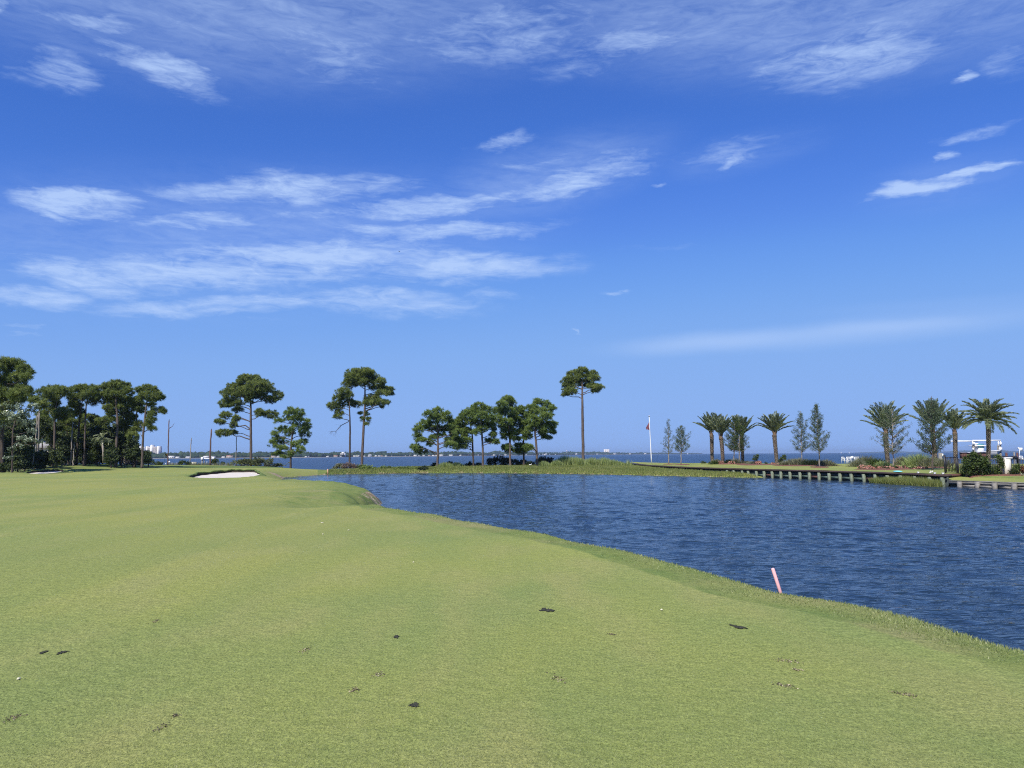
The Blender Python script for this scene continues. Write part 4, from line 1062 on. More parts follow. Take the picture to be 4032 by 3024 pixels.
# houses on the far shore
M_FW = mat('far_white_wall', (.74, .72, .69), .7); M_FT = mat('far_tan_wall', (.55, .46, .38), .8)
M_FR = mat('far_grey_roof', (.38, .37, .37), .8); M_FRR = mat('far_rust_roof', (.34, .18, .13), .8); M_FWIN = mat('far_window', (.05, .07, .09), .2)
def gable(mbw, mbr, w, d, h, rh, x=0, y=0, z=0):
    box(mbw, (x, y, z + h / 2), (w, d, h))
    V = [(-w / 2 - .4, -d / 2 - .4, h), (w / 2 + .4, -d / 2 - .4, h), (w / 2 + .4, d / 2 + .4, h), (-w / 2 - .4, d / 2 + .4, h), (-w / 2 - .4, 0, h + rh), (w / 2 + .4, 0, h + rh)]
    mbr.add(np.array(V) + [x, y, z], [np.array([[0, 1, 5, 4], [2, 3, 4, 5], [3, 2, 1, 0]]), np.array([[0, 4, 3], [1, 2, 5]])])
def far_house(loc, w, h, rh, mw, mr, lab, grp):
    t = thing('house', lab, 'house', loc, grp)
    a, b = MB(), MB(); gable(a, b, w, 8, h, rh)
    for m_ in (a, b): m_.V = [v + np.array(loc) for v in m_.V]
    part(t, 'wall', a, mw); part(t, 'roof', b, mr)
    for q in range(3):
        c = MB(); box(c, (loc[0] - w / 3 + q * w / 3, loc[1] - 4.04, loc[2] + h * .5), (1.4, .1, 1.3)); part(t, 'window', c, M_FWIN)
    return t
HG = 'small houses along the far shore'
proto = {'w': (12, 3.2, 1.6, M_FW, M_FW, 'white'), 't': (13, 3.4, 2.0, M_FT, M_FRR, 'rusty-roofed tan'), 'g': (14, 3.0, 2.2, M_FW, M_FR, 'grey-roofed white')}
LM = [(500, 'thickest forest trunk'), (645, 'golf flagstick'), (663, 'tall forked dead trunk'), (750, 'thin grey dead trunk'), (830, 'thick dead trunk'), (985, 'big umbrella pine'), (1147, 'small ragged pine'), (1378, 'left paired pine'), (1422, 'right paired pine'), (1722, 'leftmost strip pine'), (1863, 'thin-trunked strip pine'), (1902, 'pale-trunked strip pine'), (2008, 'narrow strip pine'), (2062, 'middle shaded pine'), (2115, 'right-leaning strip pine'), (2296, 'tall lone pine')]
ORD = ['first', 'second', 'third', 'fourth', 'fifth', 'sixth', 'seventh', 'eighth', 'ninth', 'tenth', 'eleventh', 'twelfth', 'thirteenth', 'fourteenth', 'fifteenth', 'sixteenth']
cnt_ = {}
def house_label(px, key):
    a = [n for p, n in LM if p <= px][-1]; cnt_[a] = cnt_.get(a, 0) + 1
    return 'tiny %s far-shore house, %s to the right of the %s' % (proto[key][5], ORD[cnt_[a] - 1], a)
first = {}
rng = np.random.default_rng(5)
for px_, key, sc in [(570, 'g', .8), (675, 'w', 1.1), (700, 'w', .9), (742, 'g', 1.0), (812, 'w', 1.3), (838, 'g', 1.1), (880, 'w', .8), (905, 't', .8), (1078, 't', 1.2), (1094, 'g', 1.0), (1135, 'w', .9), (1204, 'w', .7), (1212, 'g', .7), (1290, 'w', .8), (1300, 'w', 1.0), (1322, 't', 1.1), (1340, 'g', .8), (1358, 't', .7),
                     (1395, 'w', .9), (1408, 'w', 1.1), (1432, 'g', .8), (1478, 'w', 1.0), (1492, 'g', .9), (1503, 't', .8), (1520, 'w', .7), (1540, 'g', .6), (1576, 'w', .7), (1592, 'g', .8), (1608, 't', .9), (1634, 'w', 1.2), (1648, 'w', .9), (1668, 'g', .9), (1690, 't', .8), (1706, 'w', .9), (1722, 'w', 1.3), (1738, 'w', 1.3),
                     (1776, 'g', 1.2), (1812, 'w', 1.0), (1840, 't', 1.0), (1880, 'w', 1.1), (1922, 'g', 1.3), (1945, 'w', 1.1), (1962, 'w', 1.2), (1990, 'g', 1.1), (2010, 't', 1.0), (2040, 'w', 1.2), (2070, 'g', 1.1), (2118, 'w', 1.8), (2134, 'w', 1.7), (2146, 'w', 2.0), (2160, 'g', 1.3), (2184, 'w', 1.2), (2266, 'w', 2.0), (2300, 'g', 1.5), (2350, 'w', 1.5), (2420, 'g', 2.0), (2480, 'w', 1.6), (2540, 'w', 1.8)]:
    d = shore_d(px_) + 9 + rng.uniform(0, 8)
    p = pz(px_, d, -1.15)
    if key not in first:
        first[key] = far_house(tuple(p), *proto[key][:5], house_label(px_, key), HG)
    else:
        dup(first[key], tuple(p), house_label(px_, key), rng.uniform(-.3, .3), sc * .7)

# larger far buildings
def tower(name, lab, cat, px0, px1, top, d, mk):
    base = pz((px0 + px1) / 2, d, -1); t = thing(name, lab, cat, tuple(base))
    mk(t, xw(px0, d), xw(px1, d), at((px0 + px1) / 2, top, d).z, d)
    return t
def condo(t, x0, x1, zt, d):
    W_ = x1 - x0; wm, pm, wn = MB(), MB(), MB()
    H = zt + 1
    # three stair towers in white with recessed balcony bays between
    for f, w, h in [(.03, .10, .93), (.39, .16, 1.0), (.93, .12, .94)]:
        box(wm, (x0 + f * W_, d, -1 + H * h / 2), (w * W_, 16, H * h))
    box(wm, (x0 + .39 * W_, d, -1 + H * 1.0), (.10 * W_, 12, 3))
    for a, b, h in [(.08, .31, .88), (.47, .87, .90)]:
        box(pm, (x0 + (a + b) / 2 * W_, d + 2, -1 + H * h / 2), ((b - a) * W_, 13, H * h))
        for fl_ in range(1, 16):
            z = -1 + H * h * fl_ / 16
            box(wm, (x0 + (a + b) / 2 * W_, d - 4.9, z), ((b - a) * W_, 1.0, .35))
    box(wn, (x0 + .335 * W_, d + 1, -1 + H * .43), (.05 * W_, 12, H * .86)); box(wn, (x0 + .985 * W_, d + 3, -1 + H * .42), (.05 * W_, 10, H * .84))
    part(t, 'stair_tower', wm, M_FW); part(t, 'balcony_wall', pm, M_CONDO); part(t, 'side_wall', wn, M_CONDOS)
M_CONDO = mat('pinkish_grey_facade', (.50, .44, .42), .8); M_CONDOS = mat('shade_toned_grey', (.42, .40, .46), .8)  # grey with the side walls' shade put into the colour; water tower reuses it
tower('condominium', 'tall white high-rise block with grey-pink balconies, right half, behind the forest edge', 'high-rise', 580, 630, 1754, 1900, condo)
tower('condominium', 'partly hidden white high-rise block showing between forest edge trunks', 'high-rise', 545, 570, 1757, 1950, condo)
def slab(t, x0, x1, zt, d):
    a, b = MB(), MB(); n = 6; W_ = x1 - x0
    for q in range(n):
        hh = (zt + 2) * (1 - .03 * (q % 2)); box(a if q % 2 == 0 else b, (x0 + (q + .5) / n * W_, d + (q % 2) * 6, -2 + hh / 2), (W_ / n, 20, hh))
    box(a, (x0 + W_ * .35, d + 2, -2 + 5), (W_ * 1.25, 40, 10))
    part(t, 'tower_block', a, M_FW); part(t, 'recessed_bay', b, M_CONDO)
tower('condominium', 'pale ribbed high-rise on the horizon just right of the tall lone pine', 'high-rise', 2378, 2400, 1769, 4400, slab)
def hotel(t, x0, x1, zt, d):
    a = MB(); W_ = x1 - x0
    for f, w, h in [(.5, .5, 1), (.2, .4, .75), (.8, .45, .7), (.5, 1.0, .5)]: box(a, (x0 + f * W_, d, -1 + (zt + 1) * h / 2), (w * W_, 14, (zt + 1) * h))
    part(t, 'wall', a, M_FW)
    b = MB(); box(b, (x0 + .5 * W_, d - 7.1, zt * .75), (.9 * W_, .2, 1.0)); part(t, 'window', b, M_FWIN)
tower('hotel', 'white stepped building rising above the far woods left of the paired pines', 'hotel', 1343, 1360, 1780, 1950, hotel)
def pav(t, x0, x1, zt, d):
    a, b = MB(), MB(); xc = (x0 + x1) / 2; W_ = x1 - x0
    box(a, (xc, d, -1 + zt * .3 + .5), (W_ * .9, 8, zt * .6 + 1))
    V = [(x0, d - 5, zt * .6), (x1, d - 5, zt * .6), (x1, d + 5, zt * .6), (x0, d + 5, zt * .6), (x0 + W_ * .25, d, zt), (x1 - W_ * .25, d, zt)]
    b.add(np.array(V), [np.array([[0, 1, 5, 4], [2, 3, 4, 5]]), np.array([[0, 4, 3], [1, 2, 5]])])
    part(t, 'wall', a, M_FW); part(t, 'roof', b, M_FR)
tower('pavilion', 'large hip-roofed pale boathouse on the far shore right of the paired pines', 'boathouse', 1449, 1464, 1789, 1850, pav)
# water tower
d = 3900; p = pz(2232, d, -1); t = thing('water_tower', 'small dark bulb-shaped water tower above the far woods, left of the lone pine', 'water tower', tuple(p))
zt = at(2232, 1773, d).z; mb = MB(); mb.add(ICO_V * [4.5, 4.5, 3.2] + [p[0], d, zt - 3], ICO_F); part(t, 'tank', mb, M_CONDOS)
mb = MB(); tube(mb, [p, [p[0], d, zt - 5]], [1.3, 1.0], 8); part(t, 'column', mb, M_CONDOS)
# far motor boats / sails as white specks on the water
for px_, dd, lab in [(3313, 5200, 'tiny white boat on the bay, left of two near the horizon'), (3344, 5000, 'tiny white boat on the bay, right of two near the horizon'), (2708, 4800, 'tiny white boat on the bay near the flagpole trees')]:
    p = pz(px_, dd, -2); t = thing('motor_boat', lab, 'boat', tuple(p), 'boats far out on the bay')
    hb = MB(); L_ = 9
    hb.add(np.array([(-L_ / 2, -1.5, 0), (L_ / 2 - 2, -1.5, 0), (L_ / 2 + .5, 0, 1.3), (L_ / 2 - 2, 1.5, 0), (-L_ / 2, 1.5, 0), (-L_ / 2, -1.5, 1.2), (L_ / 2 - 1.5, -1.5, 1.3), (L_ / 2 - 1.5, 1.5, 1.3), (-L_ / 2, 1.5, 1.2)]) + p,
           [np.array([[0, 1, 6, 5], [3, 4, 8, 7], [4, 0, 5, 8], [5, 6, 7, 8]]), np.array([[1, 2, 6], [2, 3, 7], [6, 2, 7]])])
    part(t, 'hull', hb, M_WHITE); cb = MB(); box(cb, (p[0] - .5, dd, -2 + 3.2), (3.5, 2, 4)); part(t, 'cabin', cb, M_WHITE)

# ================================================================== palms and planted trees
def frond(mb, base, az_, el0, L, droop, rng, leaf=.36, npair=26, tint=.5):
    s = np.linspace(0, 1, 12)
    el_ = el0 - droop * s ** 1.4
    d = np.stack([np.cos(el_) * math.cos(az_), np.cos(el_) * math.sin(az_), np.sin(el_)], 1)
    P = base + np.concatenate([[[0, 0, 0]], np.cumsum(d[:-1] * L / 11, 0)])
    tube(mb, P, np.linspace(.035, .008, 12), 4, .75, cap=False)
    u = np.linspace(.16, 1, npair)
    Q = np.stack([np.interp(u, s, P[:, i]) for i in range(3)], 1); Dd = nrm(np.stack([np.interp(u, s, d[:, i]) for i in range(3)], 1))
    side = nrm(np.cross(Dd, [0, 0, 1.0])); upv = np.cross(side, Dd)
    ln = leaf * (.45 + .75 * np.sin(np.pi * np.clip(u * .9 + .08, 0, 1)))
    for sg in (-1, 1):
        for w_ in (0, 1):
            D = nrm(Dd * rng.uniform(.8, 1.1, (npair, 1)) + side * sg * .85 + upv * (.35 - .25 * w_) + rng.normal(size=(npair, 3)) * .12)
            leaves(mb, Q + Dd * .03 * w_, D, ln, .075, np.clip(tint + .15 * rng.normal(size=npair), .02, .98), rng)

def palm_trunk_mat():
    m = bpy.data.materials.new('date_palm_trunk'); m.use_nodes = True
    t = m.node_tree; b = t.nodes['Principled BSDF']; b.inputs['Roughness'].default_value = .9; b.inputs['Specular IOR Level'].default_value = .1
    tc = t.nodes.new('ShaderNodeTexCoord'); a = t.nodes.new('ShaderNodeAttribute'); a.attribute_name = 'tint'
    r = t.nodes.new('ShaderNodeValToRGB'); r.color_ramp.elements[0].color = (.07, .052, .045, 1); r.color_ramp.elements[1].color = (.42, .34, .27, 1)
    r.color_ramp.elements[0].position = .2; r.color_ramp.elements[1].position = .8
    t.links.new(a.outputs['Fac'], r.inputs[0]); t.links.new(r.outputs[0], b.inputs['Base Color'])
    return m
M_PTRUNK = palm_trunk_mat()
M_BOOT = mat('orange_leaf_bases', (.15, .10, .065), .9, .4, 8)

def palm(label, Y, base, crown, topw, rpx, fr, seed, px_len, elmin, elmax, droop, zb=None, n=None, greener=.5):
    rng = np.random.default_rng(seed); k = Y / FPX
    zb = 1.0 if zb is None else zb
    b = w2(*base, Y); b[2] = zb - .1
    c = w2(*crown, Y)
    t = thing('date_palm', label, 'palm tree', (b[0], Y, zb), 'date palms planted along the bay lawn')
    nn = 40; s = np.linspace(0, 1, nn); P = b + (c - b) * s[:, None]; P[:, 0] += .05 * np.sin(s * 3 + seed)
    r0 = rpx * k * .86
    tm = MB(); tube(tm, P, r0 * (.82 + .18 * s ** 2 + .06 * np.sin(s * 60)), 12, .05, cap=True)
    # diamond leaf scars: overlapping scales spiralling up the trunk
    H = np.linalg.norm(c - b); rows_ = int(H / .13); na = 9
    for q in range(rows_):
        z = (q + .5) / rows_; cc = b + (c - b) * z; cc[0] += .05 * math.sin(z * 3 + seed); rr = r0 * (.84 + .16 * z)
        for w_ in range(na):
            an = (w_ + .5 * (q % 2)) / na * 2 * np.pi
            o = np.array([math.cos(an), math.sin(an), 0]); ta = np.array([-o[1], o[0], 0])
            hw = rr * 2 * np.pi / na * .5
            V = [cc + o * rr * 1.0 + [0, 0, -.07], cc + o * (rr + .015) + ta * hw * .8, cc + o * (rr + .055) + [0, 0, .075], cc + o * (rr + .015) - ta * hw * .8]
            tm.add(np.array(V), np.array([[0, 1, 2, 3]]), float(np.clip(rng.normal(.62, .18), .1, 1)))
    part(t, 'trunk', tm, M_PTRUNK)
    bt = MB(); cb = c + np.array([0, 0, .05])
    tube(bt, [c - [0, 0, .35], c, c + [0, 0, .45]], [r0 * .98, r0 * 1.02, r0 * .35], 10)
    for q in range(18):
        an = rng.uniform(0, 2 * np.pi); o = np.array([math.cos(an), math.sin(an), 1.1]); limb(bt, c + o * r0 * .6 - [0, 0, .2], c + o * np.array([1, 1, 1.4]) * r0 * 1.3, .04, .02, 0, rng, 4, 2)
    part(t, 'leaf_base', bt, M_BOOT, True)
    fm = MB(); L = px_len * k
    n = n or 26
    for q in range(n):
        an = q * 2.39996 + rng.uniform(-.2, .2); e = rad(elmin + (elmax - elmin) * ((q + .5) / n) ** .8 + rng.uniform(-5, 5))
        frond(fm, c + [0, 0, .25], an, e, L * rng.uniform(.85, 1.08), rad(droop) * rng.uniform(.6, 1.2), rng, leaf=.42 * max(1, L / 2.6), npair=36, tint=float(np.clip(greener + .12 * rng.normal(), .1, .9)))
    part(t, 'crown', fm, M_PALM)
palm('date palm with dark trunk, leftmost of the palms', 116, (2806, 1812), (2801, 1712), 0, 8.5, 0, 61, 82, 38, 84, 26)
palm('date palm second from left, leaning slightly against its left neighbour', 112, (2848, 1817), (2838, 1722), 0, 9, 0, 62, 84, 40, 84, 22)
palm('date palm half hidden behind the dense young tree, one frond out to the right', 112, (2924, 1822), (2920, 1722), 0, 7.5, 0, 63, 84, 40, 84, 22)
palm('date palm alone between the two planted tree clumps', 104, (3057, 1822), (3050, 1712), 0, 9.5, 0, 64, 84, 32, 84, 30)
palm('date palm with wide upswept crown beside the slender young tree, behind the flower bed', 97, (3495, 1826), (3488, 1702), 0, 10.5, 0, 65, 112, 28, 84, 26)
palm('date palm showing tall fronds behind the wide sparse young tree', 101, (3688, 1820), (3672, 1690), 0, 9.5, 0, 66, 112, 34, 84, 18)
palm('date palm with narrow upright crown left of the boat lift', 95, (3765, 1815), (3759, 1704), 0, 9.5, 0, 67, 84, 40, 84, 26)
palm('date palm with full drooping crown in front of the boat lift', 90, (3894, 1832), (3889, 1664), 0, 9.5, 0, 68, 108, -12, 80, 62, n=46, greener=.55)
# fallen-over cabbage palm in the forest
rng = np.random.default_rng(70); Yc = 104
P = np.array([w2(*p_, Yc) for p_ in C1p([(1290, 1400), (1285, 1250), (1270, 1095)])]); t = thing('cabbage_palm', 'small leaning cabbage palm with yellowish drooping fronds inside the forest', 'palm tree', tuple(P[0]))
tm = MB(); tube(tm, P, [.17, .14, .15], 8); part(t, 'trunk', tm, M_BARKG, True)
fm = MB()
for q in range(16): frond(fm, P[-1], q * 2.4, rad(rng.uniform(-30, 70)), 1.3, rad(80), rng, .3, 14, .8)
part(t, 'crown', fm, M_PALM)

def young_tree(label, Y, base, top, env, seed, nb=60, dens=16, rp=2.0, zb=1.0, fm_=None, airy=1.0, up=38, group='young trees planted on the bay lawn'):
    """env: list of (py, half width px)"""
    rng = np.random.default_rng(seed); k = Y / FPX
    b = w2(*base, Y); b[2] = zb - .05; tp = w2(*top, Y)
    t = thing('young_tree', label, 'tree', (b[0], Y, zb), group)
    tm = MB(); n = 14; s = np.linspace(0, 1, n); P = b + (tp - b) * s[:, None]; P[1:-1, :2] += rng.normal(size=(n - 2, 2)) * .03
    tube(tm, P, rp * k * (1 - .9 * s) + .012, 7)
    ey = np.array([w2(base[0], e[0], Y)[2] for e in env]); ew = np.array([e[1] * k for e in env]); o = np.argsort(ey); ey, ew = ey[o], ew[o]
    fm = MB()
    for q in range(nb):
        z = ey[0] + (ey[-1] - ey[0]) * ((q + rng.random()) / nb) ** .9
        w_ = np.interp(z, ey, ew) * rng.uniform(.40, 1.28)
        an = q * 2.39996 + rng.normal() * .3
        zs = z - math.tan(rad(up)) * w_ * .75
        zs = max(zs, ey[0] - .45 * (ew[0] + .1), b[2] + .5)
        fr_ = np.clip((zs - b[2]) / (tp[2] - b[2]), 0, 1)
        a = b + (tp - b) * fr_
        e_ = a + np.array([math.cos(an) * w_, math.sin(an) * w_, (z - zs) + w_ * .15])
        limb(tm, a, e_, .012 + .016 * w_, .006, -.05 * w_, rng, 4, 4)
        m = int(dens * (.4 + w_) * airy * .36)
        u = rng.uniform(.38, 1.03, m)[:, None]
        mid = (a + e_) / 2 + [0, 0, -.025 * w_]
        C = (1 - u) ** 2 * a + 2 * u * (1 - u) * mid + u * u * e_ + rng.normal(size=(m, 3)) * .07
        nb_ = 13; CC = np.repeat(C, nb_, 0) + rng.normal(size=(m * nb_, 3)) * .075
        D = nrm(rdir(m * nb_, .3, rng) + np.repeat((e_ - a)[None], m * nb_, 0) / (np.linalg.norm(e_ - a) + .01) * .5)
        leaves(fm, CC, D, .11 * rng.uniform(.6, 1.3, m * nb_), .045, np.clip(.5 + .2 * rng.normal(size=m * nb_), .02, .98), rng)
    part(t, 'trunk', tm, M_BARKG if rp < 2.6 else M_BARK, True); part(t, 'crown', fm, fm_ or M_CEDAR)
young_tree('thin pointed young tree, nearest to the flagpole', 118, (2633, 1822), (2631, 1650), [(1782, 12), (1768, 26), (1735, 26), (1700, 16), (1670, 7), (1652, 2)], 71, 54, 13)
young_tree('rounder young tree right of the thin pointed one', 112, (2682, 1826), (2682, 1675), [(1775, 14), (1762, 34), (1735, 36), (1710, 30), (1690, 17), (1678, 5)], 72, 54, 22)
young_tree('dense young tree between the palms, left stem', 108, (2889, 1826), (2893, 1640), [(1774, 14), (1762, 38), (1735, 32), (1700, 32), (1670, 22), (1640, 6)], 73, 70, 26, fm_=M_SHRUB)
young_tree('dense young tree between the palms, right stem', 107, (2910, 1830), (2914, 1668), [(1775, 12), (1762, 42), (1735, 40), (1705, 26), (1675, 8)], 74, 60, 24, fm_=M_SHRUB)
young_tree('narrow conical young tree with grey foliage, left of a pair above the grasses', 96, (3157, 1815), (3152, 1618), [(1776, 16), (1758, 36), (1725, 32), (1690, 24), (1655, 18), (1625, 4)], 75, 70, 19)
young_tree('taller conical young tree with whippy top, right of a pair above the grasses', 83, (3228, 1843), (3212, 1590), [(1775, 18), (1755, 46), (1725, 40), (1690, 30), (1650, 28), (1610, 8), (1592, 2)], 76, 84, 22, rp=2.4)
young_tree('slender airy young tree just right of the wide palm', 76, (3516, 1842), (3512, 1610), [(1782, 14), (1760, 48), (1725, 66), (1690, 60), (1650, 44), (1615, 16)], 77, 70, 15, airy=.8, rp=2.2)
young_tree('wide sparse young tree with layered boughs, left of the gate', 68, (3673, 1862), (3668, 1560), [(1780, 20), (1762, 66), (1725, 72), (1690, 62), (1650, 50), (1610, 34), (1575, 12)], 78, 96, 20, airy=1.0, rp=3.2)

# ================================================================== bulkheads
def line_at(px, line):
    for (x0, y0), (x1, y1) in zip(line[:-1], line[1:]):
        f0, f1 = x0 - xw(px, y0), x1 - xw(px, y1)
        if f0 * f1 <= 0:
            u = f0 / (f0 - f1 + 1e-12); return x0 + (x1 - x0) * u, y0 + (y1 - y0) * u, math.atan2(y1 - y0, x1 - x0)
    x0, y0 = line[-2]; x1, y1 = line[-1]
    f0, f1 = x0 - xw(px, y0), x1 - xw(px, y1); u = f0 / (f0 - f1); return x0 + (x1 - x0) * u, y0 + (y1 - y0) * u, math.atan2(y1 - y0, x1 - x0)

def strip(mb, line, off0, off1, z0, z1, tint=.5):
    """a long board following a line, between two sideways offsets and two heights"""
    P = np.array(line, float); T = np.gradient(P, axis=0); T /= np.linalg.norm(T, axis=1, keepdims=True)
    Nn = np.stack([T[:, 1], -T[:, 0]], 1)      # to the right of travel
    n = len(P); V = []
    for o, z in ((off0, z0), (off1, z0), (off1, z1), (off0, z1)): V.append(np.column_stack([P + Nn * o, np.full(n, z)]))
    V = np.stack(V, 1).reshape(-1, 3); i = np.arange(n * 4).reshape(n, 4)
    q = np.stack([i[:-1], np.roll(i, -1, 1)[:-1], np.roll(i, -1, 1)[1:], i[1:]], -1).reshape(-1, 4)
    mb.add(V, [q, np.array([[0, 3, 2, 1], i[-1]])], tint)
# travel goes from the far tip towards the camera: water is on the right-hand side (negative X)
bk = thing('bulkhead', 'dark timber bulkhead with algae-green posts holding up the bay lawn', 'sea wall', (32.9, 59, 0))
m_ = MB(); strip(m_, FRONT, -.02, -.14, -.7, .72); part(bk, 'plank_wall', m_, M_BWALL)
m_ = MB(); strip(m_, FRONT, .24, -.40, .735, .885); part(bk, 'cap_board', m_, M_DKWOOD)
m_ = MB(); strip(m_, FRONT, .06, .0, .44, .60); part(bk, 'upper_wale', m_, M_BWALL)
PX1 = [2867, 2893, 2926, 2950, 2982, 3012, 3044, 3078, 3114, 3153, 3190, 3228, 3268, 3311, 3356, 3405, 3450, 3499, 3551, 3607, 3665, 3716]
rng = np.random.default_rng(3)
pos = []
for q, px_ in enumerate(PX1):
    x, y, a = line_at(px_, FRONT); nx, ny = math.sin(a), -math.cos(a)
    if nx > 0: nx, ny = -nx, -ny
    pos.append((x, y, a, nx, ny))
    m_ = MB(); box(m_, (x + nx * .20, y + ny * .20, .02), (.23, .23, 1.30 + rng.uniform(-.03, .03)), a, (rng.uniform(-.03, .03), rng.uniform(-.05, .02)))
    part(bk, 'post', m_, M_GRNPOST)
for q in range(3, len(pos) - 1):
    x0, y0, a, nx, ny = pos[q]; x1, y1 = pos[q + 1][:2]
    m_ = MB(); ln = math.hypot(x1 - x0, y1 - y0) - .34
    box(m_, ((x0 + x1) / 2 + nx * .09, (y0 + y1) / 2 + ny * .09, .26 + rng.uniform(-.02, .02)), (ln, .07, .20), a, (rng.uniform(-.1, .1), rng.uniform(-.012, .012)))
    part(bk, 'wale_board', m_, M_GREENBRD if q % 5 else M_BRNWOOD)
# grey bulkhead
bl = thing('bulkhead', 'weathered grey low bulkhead with horizontal boards below the fence, right', 'sea wall', (34.1, 56.6, 0))
m_ = MB(); strip(m_, LOW[:7], -.10, -.20, -.7, .40); part(bl, 'backing_wall', m_, M_BWALL)
m_ = MB(); strip(m_, LOW[:7], .12, -.30, .405, .47); part(bl, 'cap_board', m_, M_GREYWOOD)
m_ = MB(); strip(m_, LOW[:7], .10, .03, .215, .40); part(bl, 'upper_board', m_, M_GREYWOOD)
PX2 = [3722, 3778, 3848, 3918, 3994, 4075, 4165]
pos = []
for px_ in PX2:
    x, y, a = line_at(px_, LOW); nx, ny = math.sin(a), -math.cos(a)
    if nx > 0: nx, ny = -nx, -ny
    pos.append((x, y, a, nx, ny)); m_ = MB(); box(m_, (x + nx * .22, y + ny * .22, -.08), (.27, .25, .98 if px_ > 3725 else 1.7), a, (0, rng.uniform(-.03, .03))); part(bl, 'post', m_, M_GREYWOOD)
for q in range(1, len(pos) - 1):
    x0, y0, a, nx, ny = pos[q]; x1, y1 = pos[q + 1][:2]
    m_ = MB(); box(m_, ((x0 + x1) / 2 + nx * .06, (y0 + y1) / 2 + ny * .06, .08), (math.hypot(x1 - x0, y1 - y0) - .3, .07, .17), a, (0, rng.uniform(-.02, .02)))
    part(bl, 'lower_board', m_, M_GREYWOOD)
# heavy end beam of the dark bulkhead under the gate
bm_t = thing('beam', 'heavy brown timber beam lying below the gate at the wall corner', 'timber', (34.2, 60.6, .8))
m_ = MB(); a0 = at(3722, 1868, 60.4); a1 = at(3768, 1868, 61.0)
box(m_, ((a0.x + a1.x) / 2, 60.5, .79), (a1.x - a0.x, .40, .19)); part(bm_t, 'timber', m_, M_BRNWOOD)

# ================================================================== fence, gate, pillar
YF = 61.2
ft = thing('fence', 'black metal picket fence behind the bushes above the grey bulkhead', 'fence', (xw(3770, YF), YF, .72))
def zat(px, py, Y): return at(px, py, Y).z
ztop = zat(3900, 1808.5, YF)
x0, x1 = xw(3770, YF), xw(4300, YF)
xs = np.arange(x0, x1, 2.4)
for q, xa in enumerate(xs):
    m_ = MB(); box(m_, (xa, YF, (ztop + .72) / 2 + .02), (.07, .07, ztop - .66)); part(ft, 'post', m_, M_BLACK)
    m_ = MB(); xb = min(xa + 2.4, x1)
    for z in (ztop - .03, .86): box(m_, ((xa + xb) / 2, YF, z), (xb - xa - .09, .035, .04))
    for xp in np.arange(xa + .14, xb - .06, .138): box(m_, (xp, YF, (ztop + .76) / 2), (.040, .024, ztop - .80))
    part(ft, 'picket_panel', m_, M_BLACK)
gt = thing('gate', 'taller black metal gate standing between two posts at the end of the lawn', 'gate', (xw(3717, 61.3), 61.3, .9))
zg = zat(3740, 1799, 61.3)
for px_, zz in ((3718, zg + .14), (3765.5, zg)):
    m_ = MB(); box(m_, (xw(px_, 61.3), 61.3, (zz + .8) / 2), (.11, .11, zz - .8)); part(gt, 'post', m_, M_BLACK)
m_ = MB(); ga, gb = xw(3721, 61.3), xw(3763, 61.3)
for z in (zg - .03, 1.02): box(m_, ((ga + gb) / 2, 61.3, z), (gb - ga, .045, .05))
for xp in np.arange(ga + .05, gb, .118): box(m_, (xp, 61.3, (zg + 1.0) / 2), (.040, .028, zg - 1.1))
part(gt, 'picket_panel', m_, M_BLACK)
pt = thing('pillar', 'cream stucco pillar with flat cap in the black fence, vine on its left side', 'pillar', (xw(3959, 60.3), 60.3, .7))
m_ = MB(); zp = zat(3959, 1806, 60.3); box(m_, (pt.location.x, 60.3, (zp + .6) / 2), (.44, .44, zp - .6)); part(pt, 'shaft', m_, M_OFFW)
m_ = MB(); box(m_, (pt.location.x + .12, 60.3, zp + .05), (.52, .52, .09), taper=.94); part(pt, 'cap', m_, M_WHITE)

# ================================================================== shrubs and grasses
def shrub(name, label, cat, Y, ells, fm_, zb, kind='oak', seed=0, dens=1.0, lscale=.7, group=None, flowers=0, fcol=None):
    rng = np.random.default_rng(seed); k = Y / FPX
    c0 = np.mean([e[0] for e in ells]); t = thing(name, label, cat, (xw(c0, Y), Y, zb), group)
    fm = MB(); sm_ = MB(); fl_ = MB()
    for cx, cy, rx, ry in ells:
        c = w2(cx, cy, Y); c[1] += rng.normal() * rx * k * .3
        r = np.array([rx * k, rx * k * .8, ry * k])
        n = max(5, int(dens * 14 * (r[0] * r[2] + .04) / (.22 * lscale)))
        fol_ellipsoid(fm, c, r, n, kind, rng, lscale)
        for _ in range(3): limb(sm_, np.array([c[0] + rng.normal() * .1, c[1], zb - .05]), c + rng.normal(size=3) * r * .4, .02, .008, 0, rng, 4, 3)
        if flowers:
            nf = int(flowers * rx * k * 3.2)
            for _ in range(nf):
                d = rdir(1, .25, rng)[0]; d[1] = -abs(d[1]); p = c + d * r * 1.0
                D = rdir(9, .3, rng); leaves(fl_, np.repeat(p[None], 9, 0), D, .11, .09, np.clip(rng.normal(.45, .25, 9), 0, 1), rng)
    part(t, 'stem', sm_, M_BARKD); part(t, 'foliage', fm, fm_)
    if flowers and fl_.n: part(t, 'blossom', fl_, fcol or M_FLOWER)
    return t

